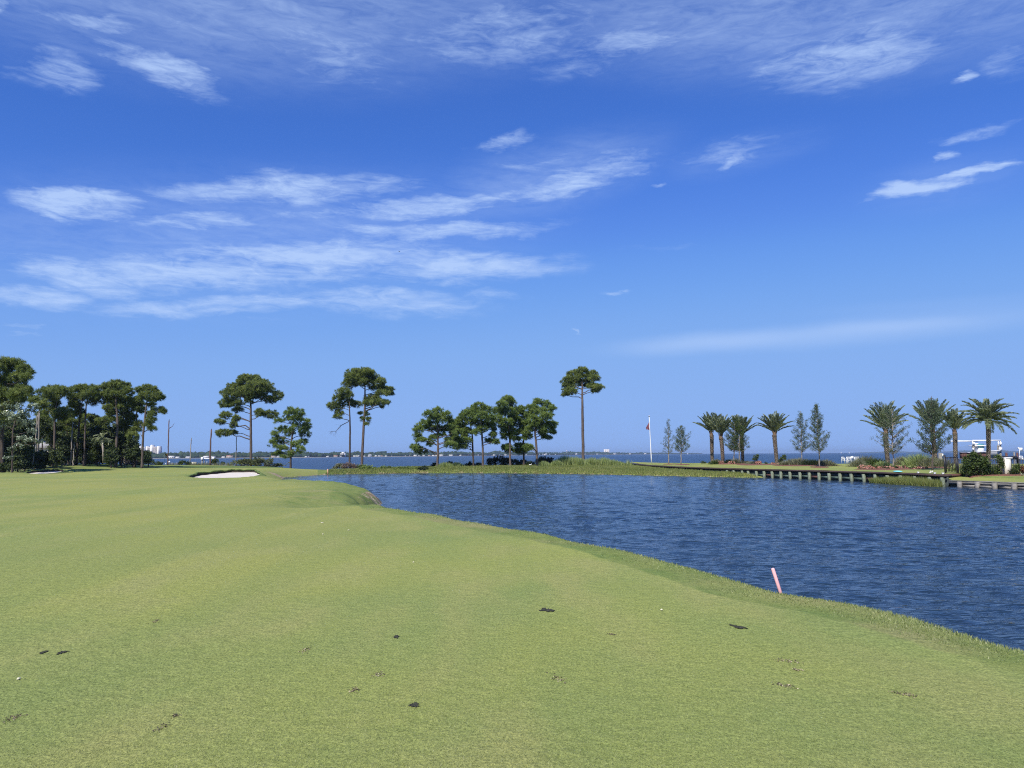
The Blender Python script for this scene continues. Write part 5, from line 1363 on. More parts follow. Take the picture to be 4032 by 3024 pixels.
def tuft(name, label, cat, px, Y, zb, h, w, n, m, seed, group=None, droop=.5, wd=.02, upright=1.6, depth=None):
    rng = np.random.default_rng(seed)
    c = np.array([xw(px, Y), Y, zb - .03]); mb = MB()
    u = rng.normal(size=(n, 2)) * [w * .28, (depth or w) * .28]
    P = c + np.column_stack([u, np.zeros(n)])
    D = nrm(np.column_stack([u / (w * .5) * .55 + rng.normal(size=(n, 2)) * .22, np.full(n, upright)]))
    L = h * rng.uniform(.5, 1.08, n) * np.exp(-(u[:, 0] / (w * .6)) ** 2)
    T = np.clip(.5 + .22 * rng.normal(size=n), .02, .98)
    s = nrm(np.cross(D, rng.normal(size=(n, 3)))) * wd / 2
    mid = P + D * L[:, None] * .55
    tip = P + D * L[:, None] + np.column_stack([D[:, :2] * L[:, None] * droop, -L * droop * .35])
    V = np.stack([P - s, P + s, mid + s * .8, mid - s * .8, tip], 1).reshape(-1, 3)
    i = np.arange(n)[:, None] * 5
    mb.add(V, [i + np.array([[0, 1, 2, 3]]), i + np.array([[3, 2, 4]])], np.repeat(T, 5))
    return single(name, mb, m, tuple(c), label, cat, group)

# mulch beds on the lawn
def bed(label, pxs, Y0, Y1, seed, hf=up_h, lift=.03):
    rng = np.random.default_rng(seed); n = 40; a = np.linspace(0, 2 * np.pi, n, endpoint=False)
    xa, xb = xw(pxs[0], (Y0 + Y1) / 2), xw(pxs[1], (Y0 + Y1) / 2)
    cx, cy, rx, ry = (xa + xb) / 2, (Y0 + Y1) / 2, (xb - xa) / 2, (Y1 - Y0) / 2
    w_ = 1 + .08 * np.sin(3 * a + seed) + .05 * np.sin(7 * a)
    k_ = 6; rr = np.linspace(0, 1, k_)[:, None]
    X = cx + rr * rx * w_ * np.sign(np.cos(a)) * np.abs(np.cos(a)) ** .7; Y = cy + rr * ry * w_ * np.sign(np.sin(a)) * np.abs(np.sin(a)) ** .7
    Z = hf(X, Y) + .015 * wav(X, Y, .9) + lift + .08 * (1 - rr ** 2)
    Z[-1] -= lift + .06
    V = np.stack([X, Y, Z], -1); i = np.arange(n * k_).reshape(k_, n)
    mb = MB(); mb.add(V.reshape(-1, 3), np.stack([i[:-1], np.roll(i, -1, 1)[:-1], np.roll(i, -1, 1)[1:], i[1:]], -1).reshape(-1, 4)[:, ::-1])
    single('mulch_bed', mb, M_MULCH, (cx, cy, 0), label, 'flower bed', 'red mulch beds on the lawns', smooth=True)
bed('small mulch ring around the thin pointed young tree', (2612, 2652), 116, 120, 1)
bed('small mulch ring around the rounder young tree', (2652, 2712), 110, 114, 2)
bed('long red mulch bed under the left palms and flowers', (2800, 2985), 104, 114, 3)
bed('curving red mulch bed under the lone middle palm', (2900, 3080), 96, 104, 4)
bed('mulch bed under the grasses around the pair of conical trees', (3060, 3290), 86, 97, 5)
bed('small mulch ring at the foot of the whippy conical tree', (3196, 3256), 81.5, 84.5, 6)
bed('mulch bed full of coral roses along the bulkhead edge', (3370, 3655), 71, 77, 7)
bed('raised red mulch slope left of the gate', (3650, 3716), 70, 78, 8)
bed('mulch strip in front of the fence and big bush', (3768, 4200), 58.9, 60.9, 9, low_h)
bed('mulch bed behind the black fence pickets', (3740, 3900), 64, 72, 10, low_h)

GG = 'ornamental grass clumps in the beds'
for i, (px_, Y, h, w, m, lab) in enumerate([
    (2822, 112, 1.0, 1.3, M_FOUNTAIN, 'pale ornamental grass at the foot of the leftmost palm'), (2812, 108, .8, 1.0, M_SHRUB, 'green spiky grass clump in front of the leftmost palm'),
    (2868, 110, 1.0, 1.2, M_DARKSHRUB, 'dark spiky plant between the second palm and the dense tree'), (2898, 107, 1.2, 1.0, M_FOUNTAIN, 'wispy grass at the dense young tree stems'),
    (2935, 108, .7, 1.6, M_FOUNTAIN, 'low yellowish grass right of the half hidden palm'), (2965, 104, .7, 1.6, M_FOUNTAIN, 'low tan grass left of the small bushy sapling'),
    (3120, 94, 1.2, 1.8, M_FOUNTAIN, 'tall pale fountain grass left of the pair of conical trees'), (3148, 92, 1.3, 2.0, M_FOUNTAIN, 'tall pale fountain grass at the left conical tree'),
    (3182, 90, 1.1, 1.6, M_DARKSHRUB, 'dark green spiky clump between the conical trees'), (3210, 89, 1.1, 1.4, M_DARKSHRUB, 'dark green spiky clump at the whippy conical tree'),
    (3250, 88, 1.1, 1.6, M_FOUNTAIN, 'pale fountain grass right of the whippy conical tree'), (3090, 93, .8, 1.5, M_FOUNTAIN, 'low olive grass right of the lone middle palm'), (3272, 87, .7, 1.1, M_FOUNTAIN, 'small tan grass tuft at the right end of the conical tree bed'),
    (3378, 82, 1.1, 1.5, M_FOUNTAIN, 'grey-green grass right of the white chairs, left end of the rose bed'), (3405, 86, 1.6, 2.1, M_FOUNTAIN, 'tall feathery grass right of the white chairs'),
    (3446, 84, 1.3, 1.9, M_SHRUB, 'dark green rounded grass clump left of the wide palm'), (3474, 80, .9, 1.2, M_REED, 'bright yellow-green spiky plant below the wide palm'),
    (3553, 92, 1.5, 1.8, M_FOUNTAIN, 'tall feathery green grass right of the slender tree'), (3616, 84, 1.9, 2.4, M_REED, 'large bright green fountain grass left of the wide sparse tree'),
    (3655, 82, 1.4, 1.9, M_FOUNTAIN, 'grey-green grass behind the wide sparse tree'), (3705, 80, 1.3, 1.6, M_FOUNTAIN, 'olive grass beside the gate')]):
    tuft('ornamental_grass', lab, 'grass clump', px_, Y, 1.05, h, w, int(420 * w), m, 500 + i, GG, wd=.045)
RG = 'coral rose bushes in the bed'
for i, (px_, cy, rx, Y, lab) in enumerate([(3390, 1842, 14, 76, 'coral rose bush at the left end of the rose bed'), (3418, 1843, 17, 75, 'coral rose bush second from left in the rose bed'), (3448, 1845, 17, 74, 'coral rose bush below the dark green grass clump'),
    (3476, 1845, 15, 74, 'coral rose bush below the yellow-green spiky plant'), (3500, 1846, 14, 73, 'coral rose bush above the turquoise float'), (3528, 1845, 15, 73, 'coral rose bush right of the slender tree stem'), (3560, 1846, 18, 73, 'leafy rose bush with small blooms in the bed middle'),
    (3588, 1848, 15, 72, 'leafy rose bush with few blooms'), (3616, 1847, 16, 72, 'coral rose bush with big blooms near the bed end'), (3640, 1850, 14, 71.5, 'coral rose bush at the right end of the rose bed')]):
    shrub('rose_bush', lab, 'rose bush', Y, [(px_, cy, rx, 9), (px_ + 5, cy - 3, rx * .6, 7)], M_SHRUB, 1.0, 'oak', 600 + i, .8, .55, RG, flowers=16 if i not in (6, 7) else 5)
for i, (px_, cy, rx, Y, lab) in enumerate([(2838, 1822, 12, 108, 'coral flowers at the foot of the second palm'), (2880, 1823, 14, 106, 'coral flowers in front of the dark spiky plant'), (2985, 1822, 12, 103, 'pinkish flowers beside the small bushy sapling'), (3043, 1829, 9, 99, 'red-pink flowers left of the lone middle palm'), (3068, 1830, 11, 97, 'small pink flowers right of the lone middle palm')]):
    shrub('flower_bush', lab, 'flower bush', Y, [(px_, cy, rx, 6)], M_SHRUB, 1.02, 'oak', 620 + i, .8, .5, 'flower clumps in the palm beds', flowers=22)
shrub('sapling', 'small bushy sapling left of the lone middle palm', 'sapling', 103, [(2976, 1803, 11, 11), (2982, 1797, 6, 8), (2970, 1810, 8, 6)], M_SHRUB, 1.02, 'oak', 630, .8, .5)
shrub('sapling', 'bright green small bushy sapling right of the lone middle palm', 'sapling', 98, [(3082, 1808, 12, 12), (3088, 1800, 8, 8), (3074, 1814, 8, 6)], M_SHRUB, 1.02, 'oak', 631, 1, .5)
for i, (px_, cy, rx, ry, Y, lab) in enumerate([(2770, 1823, 11, 7, 116, 'low round green shrub at the left end of the palm bed'), (2793, 1824, 6, 4, 114, 'very small green shrub at the left end of the palm bed'), (3017, 1826, 5, 6, 103, 'tiny dark shrub between sapling and middle palm'), (3555, 1817, 12, 8, 93, 'green shrub on the lawn right of the slender tree'), (3690, 1842, 10, 8, 74, 'yellow-green low shrub on the mulch slope by the gate')]):
    shrub('small_shrub', lab, 'shrub', Y, [(px_, cy, rx, ry)], M_SHRUB, 1.02, 'oak', 640 + i, 1, .5)
# bushes by the fence
shrub('large_bush', 'large dense dark green bush in front of the black fence', 'bush', 59.6, [(3825, 1822, 26, 22), (3800 + 60, 1830, 28, 24), (3822, 1850, 30, 22), (3870, 1852, 28, 20), (3835, 1797, 14, 14), (3850, 1808, 22, 16), (3882, 1815, 12, 14), (3808, 1835, 14, 18), (3890, 1845, 12, 20), (3845, 1864, 44, 9)], M_SHRUB, .72, 'oak', 650, 1.1, .8)
shrub('climbing_vine', 'leafy vine bush climbing the left side of the cream pillar', 'vine', 59.8, [(3935, 1803, 16, 7), (3942, 1820, 12, 12), (3930, 1845, 12, 16), (3940, 1860, 13, 13), (3945, 1835, 8, 14), (3915, 1862, 12, 10)], M_SHRUB, .72, 'oak', 651, .8, .6)
shrub('small_shrub', 'yellow-green shrub with reddish base right of the cream pillar', 'shrub', 59.6, [(3996, 1850, 16, 12), (4005, 1842, 9, 12), (3988, 1858, 12, 9)], M_SHRUB, .72, 'oak', 652, 1, .55)
shrub('small_shrub', 'reddish brown shrub at the right edge by the fence', 'shrub', 59.6, [(4028, 1852, 12, 13), (4045, 1856, 14, 12)], leafmat('reddish_leaves', (.05, .02, .015), (.14, .06, .035), (.24, .13, .06)), .72, 'oak', 653, 1, .55)
tuft('agave', 'pale green agave at the right edge of the mulch strip', 'plant', 4024, 59.2, .7, .45, .5, 40, M_SILVER, 654, wd=.07, upright=1.0)
for i, (px_, Y, h) in enumerate([(3755, 66, .7), (3790, 66, .8), (3812, 68, .7), (3905, 66, .8)]):
    tuft('ornamental_grass', ['yellowish grass seen through the gate', 'yellow-green clump behind the first fence panel', 'low tan clump behind the fence beside the big bush', 'olive clump behind the fence between bush and pillar'][i], 'grass clump', px_, Y, .95, h, 1.0, 260, M_REED if i < 2 else M_FOUNTAIN, 660 + i, GG, wd=.04)

# strip across the pond
RD = 'reed stands along the far strip'
for i, (px_, Y, h, w, lab) in enumerate([(1752, 117, 1.0, 2.6, 'light reeds right of the leftmost strip pine'), (1800, 118, .9, 2.4, 'light reeds left of the dark low bush'), (2192, 119, 1.2, 2.0, 'reeds at the left of the tall bright reed stand'), (2225, 121, 1.9, 3.2, 'tallest bright reed stand left of the lone pine'), (2262, 121, 1.7, 3.0, 'bright reed stand just left of the lone pine'), (2290, 119, 1.4, 2.0, 'reeds around the foot of the lone pine'),
    (2330, 121, 1.5, 3.2, 'reed stand just right of the lone pine'), (2375, 121, 1.6, 3.2, 'reed stand two metres right of the lone pine stand'), (2412, 121, 1.3, 2.6, 'thinning reed stand before the bulkhead tip'), (2440, 122, 1.0, 2.0, 'sparse last reeds by the bulkhead tip'), (2140, 118, 1.0, 2.2, 'pale reeds in front of the dark bushes'), (2472, 122, 1.5, 1.4, 'thin see-through reeds at the bulkhead tip')]):
    tuft('reeds', lab, 'reeds', px_, Y, gz(xw(px_, Y), Y), h, w, int(330 * w) if i != 11 else 60, M_REED, 700 + i, RD, droop=.25, wd=.055, upright=3.0, depth=2.5)
for i, (es, Y, m, lab) in enumerate([
    ([(1372, 1836, 26, 11), (1395, 1838, 20, 9)], 121, M_BROWNLEAF, 'greyish dry bush at the foot of the paired pines, left'), ([(1338, 1836, 20, 10), (1322, 1840, 12, 7)], 121, M_FOUNTAIN, 'rounded greyish-green bush left of the dry bush'),
    ([(1425, 1840, 22, 9)], 120, M_VINY, 'olive shrub under the right paired pine'),
    ([(1450, 1846, 34, 10), (1480, 1849, 30, 8)], 114, M_VINY, 'bright viny shrub mass at the left end of the shore band'), ([(1520, 1846, 30, 11), (1555, 1849, 28, 8)], 114, M_VINY, 'viny shrub mass with a small peak in the shore band'),
    ([(1590, 1847, 28, 9), (1630, 1849, 26, 8)], 114, M_VINY, 'viny shrub mass left of the round dark bush'), ([(1668, 1846, 17, 12), (1652, 1850, 10, 8)], 113, M_DARKSHRUB, 'round dark bush at the water left of the leftmost strip pine'),
    ([(1712, 1832, 14, 9)], 119, M_DARKSHRUB, 'small dark bush touching the leftmost strip pine trunk'), ([(1772, 1829, 12, 12), (1790, 1832, 10, 9)], 121, M_DARKSHRUB, 'dark bush among the light reeds'),
    ([(1850, 1833, 24, 13), (1880, 1835, 18, 11)], 120, M_DARKSHRUB, 'dark bush around the thin-trunked strip pine'), ([(1935, 1822, 22, 17), (1965, 1815, 26, 20), (1990, 1820, 22, 18)], 122, M_DARKSHRUB, 'tallest black-green bush left of the narrow pine'),
    ([(2025, 1822, 24, 15), (2055, 1824, 24, 14)], 122, M_DARKSHRUB, 'black-green bush behind the narrow pine trunk'), ([(2090, 1828, 22, 11)], 121, M_DARKSHRUB, 'low dark bush left of the right-leaning pine trunk'), ([(2135, 1816, 26, 18), (2165, 1818, 20, 16), (2180, 1826, 18, 12)], 123, M_DARKSHRUB, 'dark bush right of the right-leaning pine trunk')]):
    shrub('bush', lab, 'bush', Y, es, m, gz(xw(es[0][0], Y), Y) , 'oak', 720 + i, 1.0, .8, 'bushes on the far strip')
# edge of the green
for i, (es, Y, m, lab) in enumerate([
    ([(592, 1822, 22, 9), (625, 1825, 20, 8)], 133, M_SHRUB, 'olive shrub behind the flagstick by the forest edge'), ([(722, 1824, 18, 8), (740, 1825, 12, 7), (708, 1827, 10, 5)], 134, M_SHRUB, 'green shrub at the edge between flag and grey dead trunk'),
    ([(845, 1815, 12, 10), (838, 1824, 10, 8)], 134, M_SHRUB, 'small dark tree-like shrub right of the thick dead trunk'), ([(878, 1825, 8, 5)], 134, M_SHRUB, 'small round shrub left of the palmetto thicket'), ([(1098, 1832, 14, 5), (1085, 1831, 10, 5)], 128, M_DARKSHRUB, 'low dark shrub at the right foot of the palmetto thicket'),
    ([(245, 1822, 26, 8), (215, 1824, 14, 8)], 118, M_SHRUB, 'brown-green brush at the forest foot, far left'), ([(280, 1818, 30, 8)], 120, M_SHRUB, 'brush below the two pale snags'), ([(350, 1818, 24, 8), (330, 1820, 15, 7)], 120, M_SHRUB, 'brush right of the leaning pine foot'), ([(410, 1820, 28, 8)], 121, M_SHRUB, 'brush left of the thickest trunk'), ([(505, 1822, 26, 8), (530, 1823, 16, 8)], 121, M_BROWNLEAF, 'reddish dry brush right of the thickest trunk')]):
    shrub('bush', lab, 'bush', Y, es, m, gz(xw(es[0][0], Y), Y), 'oak', 740 + i, .9, .8, 'bushes at the edge of the green')
for i, (px_, w) in enumerate([(785, 2.2), (815, 2.0), (860, 2.0), (900, 2.4), (765, 1.6), (680, 2.0)]):
    tuft('edge_grass', ['thin brown grass left of the thick dead trunk', 'thin brown grass right of the thick dead trunk', 'thin brown grass right of the tree-like shrub', 'thin brown grass before the palmetto thicket', 'thin brown grass by the tan dock locker', 'thin brown grass right of the flag'][i], 'grass clump', px_, 133, .98, .8, w, 160, M_FOUNTAIN, 760 + i, 'thin grass behind the green', droop=.2, wd=.04, upright=3)
# saw palmettos
def palmetto(label, px_, cy, Y, sc, seed):
    rng = np.random.default_rng(seed); zb = gz(xw(px_, Y), Y); c = np.array([xw(px_, Y), Y, zb]); top = w2(px_, cy, Y)[2]
    t = thing('palmetto', label, 'palmetto', tuple(c), 'palmettos behind the green'); st, fn = MB(), MB()
    for q in range(30):
        an = rng.uniform(0, 6.28); e = rng.uniform(.25, 1.35); L = (top - zb) * rng.uniform(.5, 1.0) / max(.75, math.sin(e) + .2)
        d = np.array([math.cos(an) * math.cos(e), math.sin(an) * math.cos(e), math.sin(e)]); b0 = c + [rng.normal() * sc * .35, rng.normal() * .3, 0]
        p = b0 + d * L; limb(st, b0, p, .02, .012, 0, rng, 4, 2)
        a = nrm(np.cross(d, [0, 0, 1.0])); b_ = np.cross(a, d); th = np.linspace(-1.9, 1.9, 17)
        D = np.cos(th)[:, None] * (d * .9 + b_ * -.25) + np.sin(th)[:, None] * a
        D = nrm(D + rng.normal(size=D.shape) * .06)
        leaves(fn, np.repeat(p[None], 17, 0), D, .62 * rng.uniform(.8, 1.1), .085, np.clip(rng.normal(.55, .18, 17), 0, 1), rng)
    part(t, 'stem', st, M_BARKD); part(t, 'fan_leaf', fn, M_PALMETTO)
M_PALMETTO = leafmat('palmetto_fans', (.05, .065, .03), (.12, .145, .06), (.26, .28, .13), .25, .4, .5)
for i, (px_, cy, sc, lab) in enumerate([(948, 1812, 1.5, 'palmetto at the left end of the thicket'), (968, 1806, 1.6, 'palmetto in front of the big umbrella pine trunk'), (992, 1808, 1.6, 'palmetto right of the big umbrella pine trunk'), (1015, 1800, 1.6, 'palmetto left of the tallest palmetto'), (1040, 1788, 1.6, 'tallest palmetto near the right end of the thicket'), (1062, 1806, 1.4, 'palmetto at the right end of the thicket')]):
    palmetto(lab, px_, cy, 128, sc, 780 + i)

# low rank grass along the waterline (stuff)
rng = np.random.default_rng(90)
def cover(name, poly, n, h, m, zf, label, wd=.03, patch=True, lean=.35):
    P = np.array(poly); lo, hi = P.min(0), P.max(0); X = rng.uniform(lo[0], hi[0], n * 3); Y = rng.uniform(lo[1], hi[1], n * 3)
    k_ = sdist([tuple(p) for p in poly], X, Y) < 0; X, Y = X[k_][:n], Y[k_][:n]; n = len(X)
    Z = zf(X, Y); pt_ = np.clip(.5 + .35 * wav(X, Y, .9, 4) + .45 * wav(X, Y, .31, 2), 0, 1); pt2 = .5 + .5 * wav(X, Y, 2.7, 1)
    L = h * (.45 + .45 * pt_ + .35 * pt2) * rng.uniform(.6, 1.1, n)
    D = nrm(np.column_stack([rng.normal(size=(n, 2)) * lean, np.ones(n)]))
    T = np.clip(.25 + .35 * pt_ + .2 * rng.normal(size=n), .02, .98)
    mb = MB(); blades(mb, np.column_stack([X, Y, Z - .03]), D, L, wd, T, rng)
    return single(name, mb, m, (0, 0, 0), label, 'grass', kind='stuff')
SP = [(x, y) for x, y in FARSHORE[1:]]
strip_poly = [(x, y - .1) for x, y in SP] + [(24.6, 88), (22.8, 96), (21.2, 106), (20.4, 116), (20.3, 127), (5, 129), (-8, 127), (-18, 122), (-24.5, 118), (-26, 112)]
strip_poly = [(x, y) for x, y in strip_poly]
cover('shore_grass', strip_poly, 120000, .33, M_MARSH, lambda X, Y: ground_h(X, Y), 'rank yellow-green grass on the strip across the pond', wd=.06)
mx = [line_at(p_, FRONT)[:2] for p_ in (3452, 3500, 3560, 3620, 3680, 3714)]
marsh_poly = [(x - .1, y) for x, y in mx] + [(x - 1.5 + .5 * abs(q - 3) / 3, y - .9) for q, (x, y) in enumerate(reversed(mx))]
cover('marsh_grass', marsh_poly, 9000, .75, M_MARSH, lambda X, Y: np.zeros_like(X), 'bright marsh grass in the water at the end of the dark bulkhead', wd=.035, lean=.25)

# ================================================================== flagpole, flags, stakes, ball, bird
fp = thing('flagpole', 'tall white flagpole with a limp dark red flag on the bay lawn', 'flagpole', tuple(at(2565.5, 1824, 121)))
b0, b1 = w2(2565.5, 1825, 121), w2(2556, 1641, 121)
m_ = MB(); tube(m_, np.linspace(b0, b1, 8), np.linspace(.08, .045, 8), 12); part(fp, 'pole', m_, M_WHITE, True)
m_ = MB(); m_.add(ICO_V * .13 + b1 + [0, 0, .1], ICO_F); part(fp, 'finial', m_, mat('brushed_ball', (.6, .6, .6), .3, metal=.6), True)
def cloth(px0, px1, tops, bots, Y, fold, seed, nu=14, nv=18):
    u = np.linspace(0, 1, nu); v = np.linspace(0, 1, nv); mb = MB(); V = []
    for a in u:
        for b in v:
            px_ = px0 + (px1 - px0) * a; top = np.interp(a, [0, 1], tops); bot = np.interp(a, [0, 1], bots); p = w2(px_, top + (bot - top) * b, Y)
            p[1] += fold * math.sin(a * 14 + b * 3 + seed) * (.3 + b) ; p[0] += fold * .4 * math.sin(b * 7 + a * 5); V.append(p)
    i = np.arange(nu * nv).reshape(nu, nv); mb.add(np.array(V), np.stack([i[:-1, :-1], i[1:, :-1], i[1:, 1:], i[:-1, 1:]], -1).reshape(-1, 4)); return mb
def flagmat():
    m = bpy.data.materials.new('flag_cloth'); m.use_nodes = True; t = m.node_tree; b = t.nodes['Principled BSDF']; b.inputs['Roughness'].default_value = .8
    tc = t.nodes.new('ShaderNodeTexCoord'); mp = t.nodes.new('ShaderNodeMapping'); mp.inputs['Rotation'].default_value = (0, 0.5, 0); mp.inputs['Scale'].default_value = (5, 5, 1.5)
    w_ = t.nodes.new('ShaderNodeTexWave'); w_.inputs['Scale'].default_value = 1.2; w_.inputs['Distortion'].default_value = 3
    r = t.nodes.new('ShaderNodeValToRGB'); r.color_ramp.elements[0].color = (.03, .03, .09, 1); r.color_ramp.elements[1].color = (.35, .16, .15, 1); e = r.color_ramp.elements.new(.5); e.color = (.22, .02, .03, 1)
    t.links.new(tc.outputs['Object'], mp.inputs[0]); t.links.new(mp.outputs[0], w_.inputs[0]); t.links.new(w_.outputs[0], r.inputs[0]); t.links.new(r.outputs[0], b.inputs['Base Color']); return m
part(fp, 'flag', cloth(2556.5, 2544, (1656, 1686), (1693, 1690), 121, .12, 1), flagmat(), True)
gf = thing('golf_flagstick', 'thin golf flagstick with small yellow flag on the green', 'golf flag', tuple(w2(645, 1837, 118)))
b0, b1 = w2(645, 1838, 118), w2(650.5, 1784, 118); m_ = MB(); tube(m_, [b0, b1], [.028, .022], 8); part(gf, 'pole', m_, M_OFFW)
part(gf, 'flag', cloth(650.5, 658.5, (1784.5, 1789), (1793, 1798), 118, .05, 2), mat('yellow_orange_cloth', (.80, .42, .06), .7, .3, 4), True)
p = w2(607, 1846, 110); zz = gz(p[0], 110); m_ = MB(); m_.add(ICO_V * .05 + [p[0], 110, zz + .05], ICO_F); single('golf_ball', m_, M_WHITE, (p[0], 110, zz), 'tiny white golf ball on the green left of the flag', 'golf ball', smooth=True)
M_STAKE = mat('faded_red_paint', (.88, .47, .48), .55, .06, 30)
def stake(label, b0, b1, w, m):
    t = thing('hazard_stake', label, 'stake', tuple(b0)); mb = MB(); d = (b1 - b0); n_ = d / np.linalg.norm(d)
    Pp = np.array([b0 - n_ * .25, b0 + d * .5, b1 - n_ * w * .35, b1 - n_ * w * .08, b1]); tube(mb, Pp, [w / 2, w / 2, w / 2, w * .42, w * .24], 12)
    o = part(t, 'shaft', mb, m, True); return t
stake('faded red hazard stake leaning left on the near pond bank', w2(3077, 2345, 9.42), w2(3042, 2237, 9.42), .042, M_STAKE)
stake('small far orange-pink hazard stake on the neck of land past the cove', w2(1291, 1862, 106), w2(1290.5, 1847, 106), .13, mat('orange_pink_paint', (.78, .42, .28), .6))
def small_bird(name, label, p, s, m, spread):
    t = thing(name, label, 'bird', tuple(p)); mb = MB()
    mb.add(ICO_V * np.array([.5, .2, .2]) * s + p, ICO_F); mb.add(ICO_V * .14 * s + p + np.array([.52, 0, .12 + .2 * (not spread)]) * s, ICO_F); tube(mb, [p + np.array([.35, 0, .05]) * s, p + np.array([.52, 0, .12 + .2 * (not spread)]) * s], [.12 * s, .1 * s], 6)
    part(t, 'body', mb, m, True)
    for sg in (-1, 1):
        w_ = MB()
        if spread: V = [(.2, 0, .05), (-.15, 0, .05), (-.35 + .5 * sg * 0, sg * .0, .1)]; q_ = np.array([(.22, .02 * sg, .04), (-.2, .02 * sg, .04), (-.45 * (1) + .25, sg * .6, .28), (.1, sg * .6, .3), (-.35, sg * 1.25, -.05)]); q_ = q_[:, [1, 0, 2]] @ np.array(Matrix.Rotation(.25, 3, 'Y').transposed()); w_.add(q_ * s * 1.0 + p, [np.array([[0, 1, 2, 3]]), np.array([[3, 2, 4]])])
        else: w_.add(ICO_V * np.array([.45, .06, .16]) * s + p + np.array([-.1, sg * .18, .02]) * s, ICO_F)
        part(t, 'wing', w_, m)
    return t
small_bird('bird', 'dark bird with bent wings gliding high over the water', np.array(at(1572, 990, 95)), .17, M_BLACK, True)
p = w2(2088, 1853, 112); p[2] = gz(p[0], 112) + .42
small_bird('bird', 'white water bird standing in the strip grass below the narrow pine', p, .34, M_WHITE, False)

# ================================================================== chairs, lift, boat and dock behind
def bar_chair(label, px_, Y, facing, seed):
    k = Y / FPX; x = xw(px_, Y); zb = 1.06; t = thing('garden_chair', label, 'chair', (x, Y, zb), 'white garden chairs by the bay'); H = .92; w = .56
    c_, s_ = math.cos(facing), math.sin(facing)
    def R(p): return np.array([x + p[0] * c_ - p[1] * s_, Y + p[0] * s_ + p[1] * c_, zb + p[2]])
    m_ = MB(); box(m_, R((0, 0, .50)), (w * .92, w * .86, .045), facing); part(t, 'seat', m_, M_WHITE)
    for a in (-1, 1):
        for b in (-1, 1):
            m_ = MB(); top = .74 if b < 0 else H; tube(m_, [R((a * w * .48, b * w * .46, 0)), R((a * w * .45, b * w * .42, top))], .026, 6); part(t, 'leg', m_, M_WHITE)
        m_ = MB(); box(m_, R((a * w * .46, 0, .755)), (.07, w * .95, .03), facing); part(t, 'armrest', m_, M_WHITE)
    m_ = MB(); box(m_, R((0, w * .42, H)), (w * .98, .04, .07), facing)
    for q in range(6): box(m_, R((-w * .38 + q * w * .152, w * .42, .72)), (.03, .02, .40), facing)
    part(t, 'backrest', m_, M_WHITE)
bar_chair('white slatted garden chair, leftmost by the bay', 3324, 105, .5, 0)
bar_chair('white slatted garden chair just left of the table', 3341, 104.2, -.3, 1)
bar_chair('white slatted garden chair right of the table', 3372, 104.6, 2.7, 2)
tb = thing('garden_table', 'white garden table between the chairs by the bay', 'table', (xw(3354, 105.2), 105.2, 1.06)); tx = tb.location.x
m_ = MB(); box(m_, (tx, 105.2, 1.06 + .78), (.85, .85, .035)); part(tb, 'tabletop', m_, M_WHITE)
for a in (-1, 1):
    for b in (-1, 1):
        m_ = MB(); tube(m_, [(tx + a * .34, 105.2 + b * .34, 1.06), (tx + a * .36, 105.2 + b * .36, 1.82)], .024, 6); part(tb, 'leg', m_, M_WHITE)
m_ = MB(); box(m_, (tx - .05, 105.1, 1.06 + .80 + .105), (.32, .24, .20)); box(m_, (tx - .05, 105.1, 1.06 + .80 + .22), (.34, .26, .03)); single('storage_box', m_, M_WHITE, (tx - .05, 105.1, 1.86), 'small white box standing on the garden table', 'box')

YB = 117
lf = thing('boat_lift', 'white-framed boat lift on four tall piles behind the drooping palm', 'boat lift', (xw(3885, YB), YB, -2))
zt_ = zat(3885, 1734.5, YB)
for px_, yy in ((3834, YB), (3938, YB), (3842, YB + 5.5), (3932, YB + 5.5)):
    m_ = MB(); tube(m_, [(xw(px_, yy), yy, -3), (xw(px_, yy), yy, zat(px_, 1752, yy))], [.20, .18], 10); part(lf, 'pile', m_, M_GREYWOOD, True)
for yy in (YB - .1, YB + 5.6):
    m_ = MB(); box(m_, ((xw(3829, YB) + xw(3941, YB)) / 2, yy, zt_), (xw(3941, YB) - xw(3829, YB), .16, .20)); part(lf, 'top_beam', m_, M_WHITE)
for px_ in (3830, 3940, 3931):
    m_ = MB(); box(m_, (xw(px_, YB), YB - .1, (zt_ + zat(px_, 1752, YB)) / 2 - .1), (.12, .12, zt_ - zat(px_, 1754, YB))); part(lf, 'upright', m_, M_WHITE)
for px_ in (3835, 3940):
    m_ = MB(); m_.add(ICO_V * [.16, .2, .24] + w2(px_, 1746, YB - .3), ICO_F); part(lf, 'motor_cover', m_, M_WHITE, True)
for px_, w, h in ((3832, .20, .34), (3940, .40, .50)):
    m_ = MB(); box(m_, w2(px_, 1768.5, YB - .4), (w, .15, h)); part(lf, 'control_box', m_, M_WHITE)
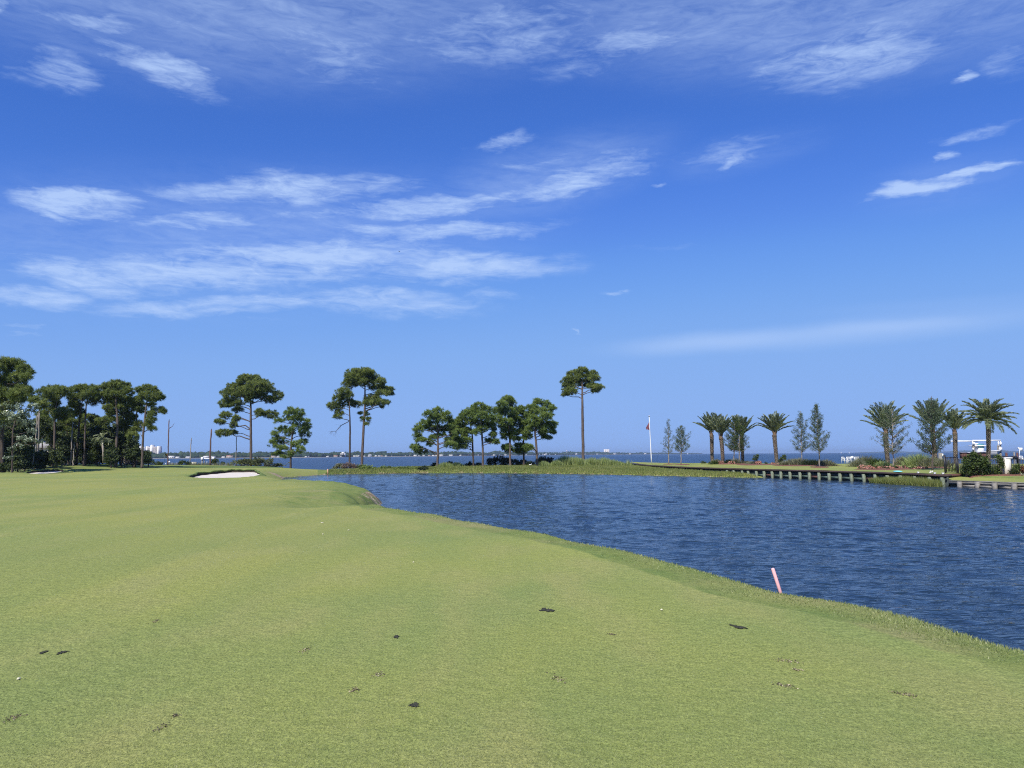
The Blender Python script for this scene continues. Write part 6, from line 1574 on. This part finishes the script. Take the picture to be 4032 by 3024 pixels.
# boat, bow to the camera
xb = xw(3893, YB + .5); bt = thing('motor_boat', 'white centre-console motor boat with hardtop hanging in the boat lift', 'boat', (xb, YB + .5, zat(3893, 1800, YB)))
zg_ = zat(3893, 1776, YB); zk = zat(3893, 1808, YB)
sec = []
for q, yy in enumerate(np.linspace(0, 1, 12)):
    Yq = YB - 1.6 + yy * 7.2; hw = 1.35 * (1 - (1 - min(1, yy / .55)) ** 2.2) ** .5 + .02; sheer = zg_ - .28 * min(1, yy / .5) ; keel = zk + .65 * (1 - min(1, yy / .3)) ** 2
    sec.append([(xb - hw, Yq, sheer), (xb - hw * .86, Yq, (sheer * .45 + keel * .55) + .1), (xb, Yq, keel), (xb + hw * .86, Yq, (sheer * .45 + keel * .55) + .1), (xb + hw, Yq, sheer)])
Sx = np.array(sec); i = np.arange(60).reshape(12, 5); m_ = MB(); m_.add(Sx.reshape(-1, 3), [np.stack([i[:-1, :-1], i[:-1, 1:], i[1:, 1:], i[1:, :-1]], -1).reshape(-1, 4), i[-1][None]]); part(bt, 'hull', m_, mat('pale_grey_gelcoat', (.55, .56, .58), .25), True)
m_ = MB()
for c_ in (0, 4): tube(m_, Sx[:, c_] + [0, 0, .03], .06, 6)
V = np.concatenate([Sx[:, 0] + [0, 0, .02], Sx[:, 4] + [0, 0, .02]]); j = np.arange(11); m_.add(V, np.stack([j, j + 1, j + 13, j + 12], 1)); part(bt, 'deck', m_, M_WHITE)
m_ = MB(); box(m_, (xb - .1, YB + 2.6, zg_ + .25), (.9, 1.0, .9), taper=.85); part(bt, 'console', m_, M_WHITE)
m_ = MB(); box(m_, (xb - .1, YB + 2.2, zg_ + .80), (.95, .06, .62), 0, (-.25, 0)); part(bt, 'windshield', m_, mat('teal_glass', (.10, .28, .30), .08, spec=.6))
zh = zat(3883, 1754, YB)
m_ = MB(); box(m_, (xb - .1, YB + 3.0, zh), (1.85, 2.2, .12), taper=.92); part(bt, 'hardtop', m_, M_WHITE)
for a in (-1, 1):
    for b in (0, 1):
        m_ = MB(); tube(m_, [(xb - .1 + a * .55, YB + 2.4 + b * 1.3, zg_), (xb - .1 + a * .5, YB + 2.4 + b * 1.3, zh)], .035, 6); part(bt, 'hardtop_pole', m_, M_WHITE)
m_ = MB(); m_.add(ICO_V * [.42, .35, .14] + [xb - .35, YB + 3, zh + .26], ICO_F); m_.add(ICO_V * [.16, .16, .2] + [xb - .05, YB + 3, zh + .16], ICO_F); part(bt, 'radar', m_, M_WHITE, True)

# dock with boxes, piles and clutter
dk = thing('dock', 'low timber dock behind the fence at the right edge', 'dock', (xw(3950, 108), 108, .6))
m_ = MB(); zd = zat(3950, 1806, 108)
for q in range(70): box(m_, (xw(3775, 108) + q * .25, 108.5, zd), (.235, 3.2, .07))
part(dk, 'decking', m_, M_GREYWOOD)
for q in range(6): m_ = MB(); tube(m_, [(xw(3790, 108) + q * 3.0, 107.2, -2.6), (xw(3790, 108) + q * 3.0, 107.2, zd - .04)], .14, 8); part(dk, 'pile', m_, M_GREYWOOD, True)
def locker(label, pxa, pxb, top, Y, m):
    t = thing('dock_box', label, 'dock box', (xw((pxa + pxb) / 2, Y), Y, zd)); z1 = zat(pxa, top, Y); w = xw(pxb, Y) - xw(pxa, Y); xm = (xw(pxa, Y) + xw(pxb, Y)) / 2
    a = MB()
    for q in range(max(3, int(w / .2))): n_ = max(3, int(w / .2)); box(a, (xm - w / 2 + (q + .5) * w / n_, Y, (zd + .05 + z1) / 2), (w / n_ - .012, .7, z1 - zd - .05))
    part(t, 'board_side', a, m); b = MB(); box(b, (xm, Y, z1 + .04), (w + .1, .85, .07)); part(t, 'lid', b, m)
locker('brown timber locker on the dock left of the boat lift', 3783, 3801, 1784, 107.5, M_BRNWOOD)
locker('long reddish-brown timber screen on the dock under the lifted boat', 3843, 3879, 1785, 107.3, M_BRNWOOD)
locker('short brown timber box partly behind the big bush', 3810, 3822, 1785, 107.5, M_BRNWOOD)
def pile_(label, px_, top, Y, r, m, capm=None, cap=None):
    t = thing('mooring_pile', label, 'pile', (xw(px_, Y), Y, -2)); a = MB(); x = xw(px_, Y); zt2 = zat(px_, top, Y); tube(a, [(x, Y, -3), (x, Y, zt2)], [r, r * .92], 10); part(t, 'shaft', a, m, True)
    if cap:
        b = MB(); box(b, (x + cap[0], Y - r - .08, zt2 + cap[1]), (cap[2], .12, cap[3])); part(t, 'box', b, capm or M_WHITE)
pile_('square-topped mooring pile near the right edge, left of two', 3993, 1781, 112, .11, M_GREYWOOD)
pile_('dark mooring pile near the right edge beside the white lamp', 4005, 1782, 110, .14, M_BRNWOOD)
pile_('grey pile with small white notice beside the gate', 3702, 1784, 96, .24, M_GREYWOOD, cap=(.10, -.24, .13, .32))
pile_('stubby dark pile on the dock right of the boat lift', 3962, 1782, 112, .16, M_BRNWOOD)
lp = thing('dock_lamp', 'white box lamp on a thin white pole at the right edge of the dock', 'lamp', (xw(4014, 108), 108, zd)); x = xw(4014, 108)
m_ = MB(); tube(m_, [(x, 108, zd), (x, 108, zat(4014, 1766, 108))], .035, 8); part(lp, 'pole', m_, M_WHITE)
m_ = MB(); box(m_, (x + .2, 108, zat(4014, 1769, 108)), (.34, .3, .42)); box(m_, (x - .1, 108, zat(4014, 1765, 108)), (.14, .2, .22)); part(lp, 'lamp_housing', m_, M_WHITE)
bar_chair('white chair on the dock at the right edge', 4024, 106, 0.2, 3)
tp = thing('tarpaulin', 'dark crumpled cover heaped on the dock right of the boat lift', 'cover', (xw(3965, 107), 107, zd)); m_ = MB(); rng = np.random.default_rng(8)
for q in range(10): m_.add(ICO_V * [rng.uniform(.25, .5), .3, rng.uniform(.10, .22)] * (1 + .15 * rng.normal(size=(len(ICO_V), 1))) + [xw(3945 + q * 5.2, 107), 107, zd + .15 + .06 * math.sin(q)], ICO_F)
part(tp, 'cover', m_, M_BLACK, True)
# left dock behind the green: white-covered piles, lockers
for i, (px_, top, bot, w, h, lab, Y) in enumerate([(797, 1802, 1832, .42, .62, 'white box on a wooden post left of the thick dead trunk', 150), (841, 1801, 1828, .36, .55, 'tilted white box on a post right of the thick dead trunk', 152)]):
    t = thing('dock_light_box', lab, 'dock box', (xw(px_, Y), Y, -1)); a = MB(); tube(a, [(xw(px_, Y), Y, -2.5), (xw(px_, Y), Y, zat(px_, top + 8, Y))], .16, 8); part(t, 'post', a, M_GREYWOOD, True)
    b = MB(); box(b, (xw(px_, Y), Y, zat(px_, top + 4, Y)), (w, .4, h), 0, (0, .15 * i)); part(t, 'white_box', b, M_WHITE)
for i, (px_, py, r, lab) in enumerate([(667, 1819, .20, 'white buoy-like ball right of the flagstick'), (678, 1824, .10, 'small white ball right of the larger white ball'), (697, 1824, .10, 'small white ball left of the green edge shrub'), (815, 1820, .11, 'small white ball right of the thick dead trunk'), (653, 1825, .10, 'small white ball touching the flagstick')]):
    m_ = MB(); p = w2(px_, py, 146); m_.add(ICO_V * r + p, ICO_F); t = thing('mooring_buoy', lab, 'buoy', (p[0], 146, -2), 'white round tops behind the green'); part(t, 'ball', m_, M_WHITE, True)
    a = MB(); tube(a, [(p[0], 146, -2.5), p - [0, 0, r]], .05, 6); part(t, 'post', a, M_GREYWOOD)
t = thing('dock_box', 'tan locker behind the green left of the thick dead trunk', 'dock box', (xw(765, 140), 140, .5)); m_ = MB(); p = w2(765, 1826, 140); box(m_, (p[0], 140, p[2]), (.78, .5, .5)); part(t, 'body', m_, M_OFFW); m_ = MB(); box(m_, (p[0], 140, p[2] + .29), (.84, .56, .06)); part(t, 'lid', m_, M_OFFW)
t = thing('boathouse_roof', 'low white dock canopy on posts behind the thick dead trunk', 'canopy', (xw(825, 230), 230, -2)); m_ = MB(); p = w2(825, 1806, 230); box(m_, p, (3.2, 3, .22)); part(t, 'roof', m_, M_WHITE)
for a in (-1, 1): m_ = MB(); tube(m_, [(p[0] + a * 1.4, 230, -2.5), (p[0] + a * 1.4, 230, p[2] - .1)], .09, 6); part(t, 'post', m_, M_GREYWOOD)
# hidden house in the forest
hs = thing('house', 'pale-walled house mostly hidden by the forest at left', 'house', (xw(175, 118), 118, 1)); m_, r_ = MB(), MB()
gable(m_, r_, xw(205, 118) - xw(140, 118) + 3, 6, zat(175, 1752, 118) - 1, zat(175, 1722, 118) - zat(175, 1752, 118), xw(172, 124), 124, .6); part(hs, 'wall', m_, M_OFFW); part(hs, 'roof', r_, M_FR)
m_ = MB(); box(m_, (xw(165, 120.9), 120.94, 3), (.9, .12, 1.2)); part(hs, 'window', m_, M_FWIN)
# things on the bulkhead cap
x, y, a = line_at(3515, FRONT); m_ = MB(); m_.add(ICO_V * [.34, .50, .07] + [x + .35, y, .98], ICO_F); single('swim_float', m_, mat('turquoise_foam', (.25, .75, .80), .5), (x + .35, y, .93), 'turquoise foam float lying on the bulkhead edge below the roses', 'float', smooth=True)
for px_, lab in ((3606, 'small white cap light on the bulkhead, left of two'), (3671, 'small white cap light on the bulkhead, below the wide sparse tree'), (3703, 'small white cap light behind the gate pickets')):
    x, y, a = line_at(px_, FRONT); t = thing('cap_light', lab, 'light', (x + .1, y, .885), 'small lights on the bulkhead cap'); m_ = MB(); box(m_, (x + .1, y, .95), (.13, .13, .10)); part(t, 'housing', m_, M_WHITE); m_ = MB(); box(m_, (x + .1, y, 1.012), (.16, .16, .02)); part(t, 'lid', m_, M_WHITE)
rng = np.random.default_rng(31)
x, y, a = line_at(3645, FRONT); m_ = MB(); c = np.array([x + .4, y, .95]); D = rdir(26, .8, rng); leaves(m_, c + D * .05, D, .17, .08, .8, rng); single('white_flower_clump', m_, leafmat('white_petals', (.5, .48, .4), (.75, .72, .62), (.85, .84, .78), .2), tuple(c), 'white-leaved plant on the bulkhead edge at the end of the roses', 'plant')

# ================================================================== divots and scraps on the fairway
def patch(name, label, cat, px_, py, wpx, hpx, m, seed, group, th=.006, ang=0):
    rng = np.random.default_rng(seed); c = on_z(px_, py, 1.0); zc_ = gz(c.x, c.y); c = on_z(px_, py, zc_); k = c.y / FPX
    rx = wpx * k / 2; ry = max(hpx / 2 * k * c.y / (EYE.z - zc_) , .02)
    n = 26; a = np.linspace(0, 2 * np.pi, n, endpoint=False); w_ = 1 + .22 * rng.normal(size=n) + .15 * np.sin(3 * a + seed)
    X0, Y0 = rx * w_ * np.cos(a), ry * w_ * np.sin(a) - rx * w_ * np.cos(a) * ang
    X, Y = c.x + X0, c.y + Y0
    Z = ground_h(X, Y) + .006
    mb = MB(); V = np.concatenate([[[c.x, c.y, zc_ + .006 + th]], np.column_stack([(X + c.x) / 2, (Y + c.y) / 2, Z + th * .8]), np.column_stack([X, Y, Z])])
    j = np.arange(n); mb.add(V, [np.stack([np.zeros(n, int), 1 + j, 1 + (j + 1) % n], 1), np.stack([1 + j, 1 + n + j, 1 + n + (j + 1) % n, 1 + (j + 1) % n], 1)])
    return single(name, mb, m, tuple(c), label, cat, group)
DV = [(2153, 2403, 62, 17, 0, 'long black-filled divot right of centre, farthest of the dark ones', .5), (1559, 2510, 26, 15, 0, 'small square dark-filled divot in the middle of the fairway', 0), (1631, 2778, 46, 20, 0, 'soft dark round divot nearest the bottom centre', 0),
      (171, 2570, 26, 16, 0, 'dark divot at left, left of an adjoining pair', 0), (243, 2571, 34, 14, 0, 'dark divot at left, right of an adjoining pair', -.2), (2908, 2470, 62, 15, 0, 'slim dark divot below the leaning red stake', .8),
      (1203, 2561, 46, 19, 1, 'crumbly brown divot left of the square dark one', .2), (1488, 2656, 46, 17, 1, 'crumbly brown divot above the soft dark round one', .2), (1393, 2719, 32, 17, 1, 'small brown divot left of the soft dark round one', 0), (2197, 2673, 46, 22, 1, 'brown streaked divot in the lower centre right', .8),
      (2410, 2499, 34, 7, 1, 'thin brown scrape right of the long black divot', .3), (613, 2447, 26, 12, 1, 'small pale brown divot on the far left fairway', 0), (57, 2827, 46, 26, 1, 'reddish brown divot in the bottom left corner', 0), (692, 2820, 26, 12, 1, 'small brown scrape above the square brown divot at lower left', 0),
      (644, 2860, 32, 32, 1, 'square brown divot at lower left', 0), (3097, 2604, 82, 12, 1, 'long thin dark scrape at right, upper of a group', .5), (3140, 2639, 32, 8, 1, 'short dark scrape at right, middle of a group', .4), (3088, 2700, 66, 13, 1, 'long thin scrape at right, lowest of a group', .8), (3561, 2735, 72, 13, 1, 'long faint scrape near the right edge', .7)]
M_CRUMB = leafmat('torn_turf_and_soil', (.050, .045, .030), (.24, .20, .11), (.62, .54, .36), .1)
for i, (px_, py, w, h, kd, lab, an) in enumerate(DV):
    if not kd:
        patch('divot', lab, 'divot', px_, py, w * .80, h * .8, M_DIVOT, 800 + i, 'divots on the fairway', th=.003, ang=an); continue
    rng = np.random.default_rng(830 + i); c = on_z(px_, py, 1.0); c = on_z(px_, py, gz(c.x, c.y)); k = c.y / FPX
    n = int(22 + w * .9); ux = rng.normal(size=n) * w * k * .26; uy = rng.normal(size=n) * max(h * k * c.y / 1.6, .03) * .30 - ux * an
    X, Y = c.x + ux, c.y + uy; P = np.column_stack([X, Y, ground_h(X, Y) + .004])
    D = nrm(np.column_stack([rng.normal(size=(n, 2)), rng.uniform(0, .2, n)])); mb = MB()
    leaves(mb, P, D, rng.uniform(.008, .022, n), rng.uniform(.004, .010, n), rng.choice([.05, .2, .4, .55, .95], n, p=[.2, .2, .25, .2, .15]), rng)
    single('divot', mb, M_CRUMB, tuple(c), lab, 'divot', 'divots on the fairway')
M_PETAL = mat('pale_leaf_scrap', (.66, .62, .42), .7)
for i, (px_, py, w, h, lab) in enumerate([(1268, 2059, 16, 6, 'small white scrap on the far fairway, left of three'), (1372, 2088, 12, 5, 'small white scrap on the far fairway, right of three'), (1271, 2104, 12, 5, 'small white scrap on the far fairway, nearest of three'), (72, 2676, 22, 9, 'small whitish scrap at the lower left'), (1628, 2215, 12, 4, 'tiny pale scrap in the middle distance'), (2605, 2403, 16, 6, 'tiny pale scrap left of the red stake')]):
    patch('leaf_scrap', lab, 'leaf scrap', px_, py, w * .5, h * .35, M_PETAL, 850 + i, 'pale scraps lying on the fairway', th=.01)

# ================================================================== turf blades close to the camera, rough fringe on the bank
rng = np.random.default_rng(123)
def spread(n, r0, r1, p):
    u = rng.random(n); r = (r0 ** (1 - p) + u * (r1 ** (1 - p) - r0 ** (1 - p))) ** (1 / (1 - p)); return r
n = 520000; r = spread(n, 3.2, 17, 2.0); th_ = rng.uniform(rad(-40), rad(40), n); X, Y = r * np.sin(th_), r * np.cos(th_)
k_ = (sdist(POND, X, Y) > 1.9); X, Y = X[k_], Y[k_]
div = [on_z(d_[0], d_[1], 1.0) for d_ in DV]
for d_, c in zip(DV, div):
    kx = d_[2] * c.y / FPX / 2; ky = max(d_[3] / 2 * c.y / FPX * c.y / 1.6, .02)
    k_ = ((X - c.x) / kx) ** 2 + ((Y - c.y + (X - c.x) * d_[6]) / ky) ** 2 > (.42 if not d_[4] else .12); X, Y = X[k_], Y[k_]
n = len(X); Z = ground_h(X, Y)
pt1 = .5 + .5 * wav(X, Y, 1.1, 2); pt2 = .5 + .5 * wav(X, Y, 4.7, 5)
D = nrm(np.column_stack([rng.normal(size=(n, 2)) * .9, rng.uniform(.25, 1.0, n)]))
mb = MB(); blades(mb, np.column_stack([X, Y, Z - .002]), D, .013 * rng.uniform(.5, 1.3, n), .0036, np.clip(.42 + .18 * rng.normal(size=n) + .12 * (pt1 - .5) + .12 * (pt2 - .5), .02, .98), rng)
single('fairway_turf', mb, M_TURF, (0, 0, 0), 'short mown fairway grass close to the viewer', 'grass', kind='stuff')
n = 260000; r = spread(n, 4.5, 34, 1.5); th_ = rng.uniform(rad(-12), rad(44), n); X, Y = r * np.sin(th_), r * np.cos(th_)
dd = sdist(POND, X, Y); pr = sst((1.5 - dd) / .5) * (dd > .05); k_ = rng.random(n) < pr; X, Y, dd = X[k_], Y[k_], dd[k_]; n = len(X)
Z = ground_h(X, Y); pt1 = .5 + .5 * wav(X, Y, 2.3, 2)
D = nrm(np.column_stack([rng.normal(size=(n, 2)) * .45, np.ones(n)]))
L = (.014 + .018 * pt1) * rng.uniform(.5, 1.3, n) * (1 + .5 * (dd < .9))
T = np.clip(.35 + .2 * rng.normal(size=n) + .25 * (pt1 - .5) + .25 * (dd < 1.0) * rng.random(n), .02, .98)
mb = MB(); blades(mb, np.column_stack([X, Y, Z - .004]), D, L, .0075 + .0004 * np.hypot(X, Y), T, rng)
single('bank_grass', mb, M_FRINGE, (0, 0, 0), 'longer rough grass along the near pond bank', 'grass', kind='stuff')
# reeds poking out of the water off the headland
for i, (px_, Y, lab) in enumerate([(1462, 47, 'dark weed patch in the water beyond the headland'), (1515, 37.5, 'thin reeds in the water off the bare bank'), (1540, 33, 'few thin reeds in the water nearer the bank')]):
    tuft('water_weed', lab, 'water plant', px_, Y, 0.0, .16 if i else .12, 1.4, 90 if i else 200, M_MARSH, 900 + i, 'weeds in the pond by the headland', droop=.1, wd=.02, upright=2)

# ================================================================== haze
hz_m = bpy.data.materials.new('thin_sea_haze'); hz_m.use_nodes = True; t_ = hz_m.node_tree; t_.nodes.clear()
o_ = t_.nodes.new('ShaderNodeOutputMaterial'); v_ = t_.nodes.new('ShaderNodeVolumePrincipled')
v_.inputs['Color'].default_value = (.62, .78, 1.0, 1); v_.inputs['Density'].default_value = .0001; v_.inputs['Anisotropy'].default_value = .2
t_.links.new(v_.outputs[0], o_.inputs['Volume'])
m_ = MB(); box(m_, (0, 2500, 17.0), (21000, 16500, 44)); hz_o = single('haze', m_, hz_m, (0, 0, 0), 'thin bluish sea haze over the bay', 'haze', kind='stuff')
hz_o.display_type = 'WIRE'
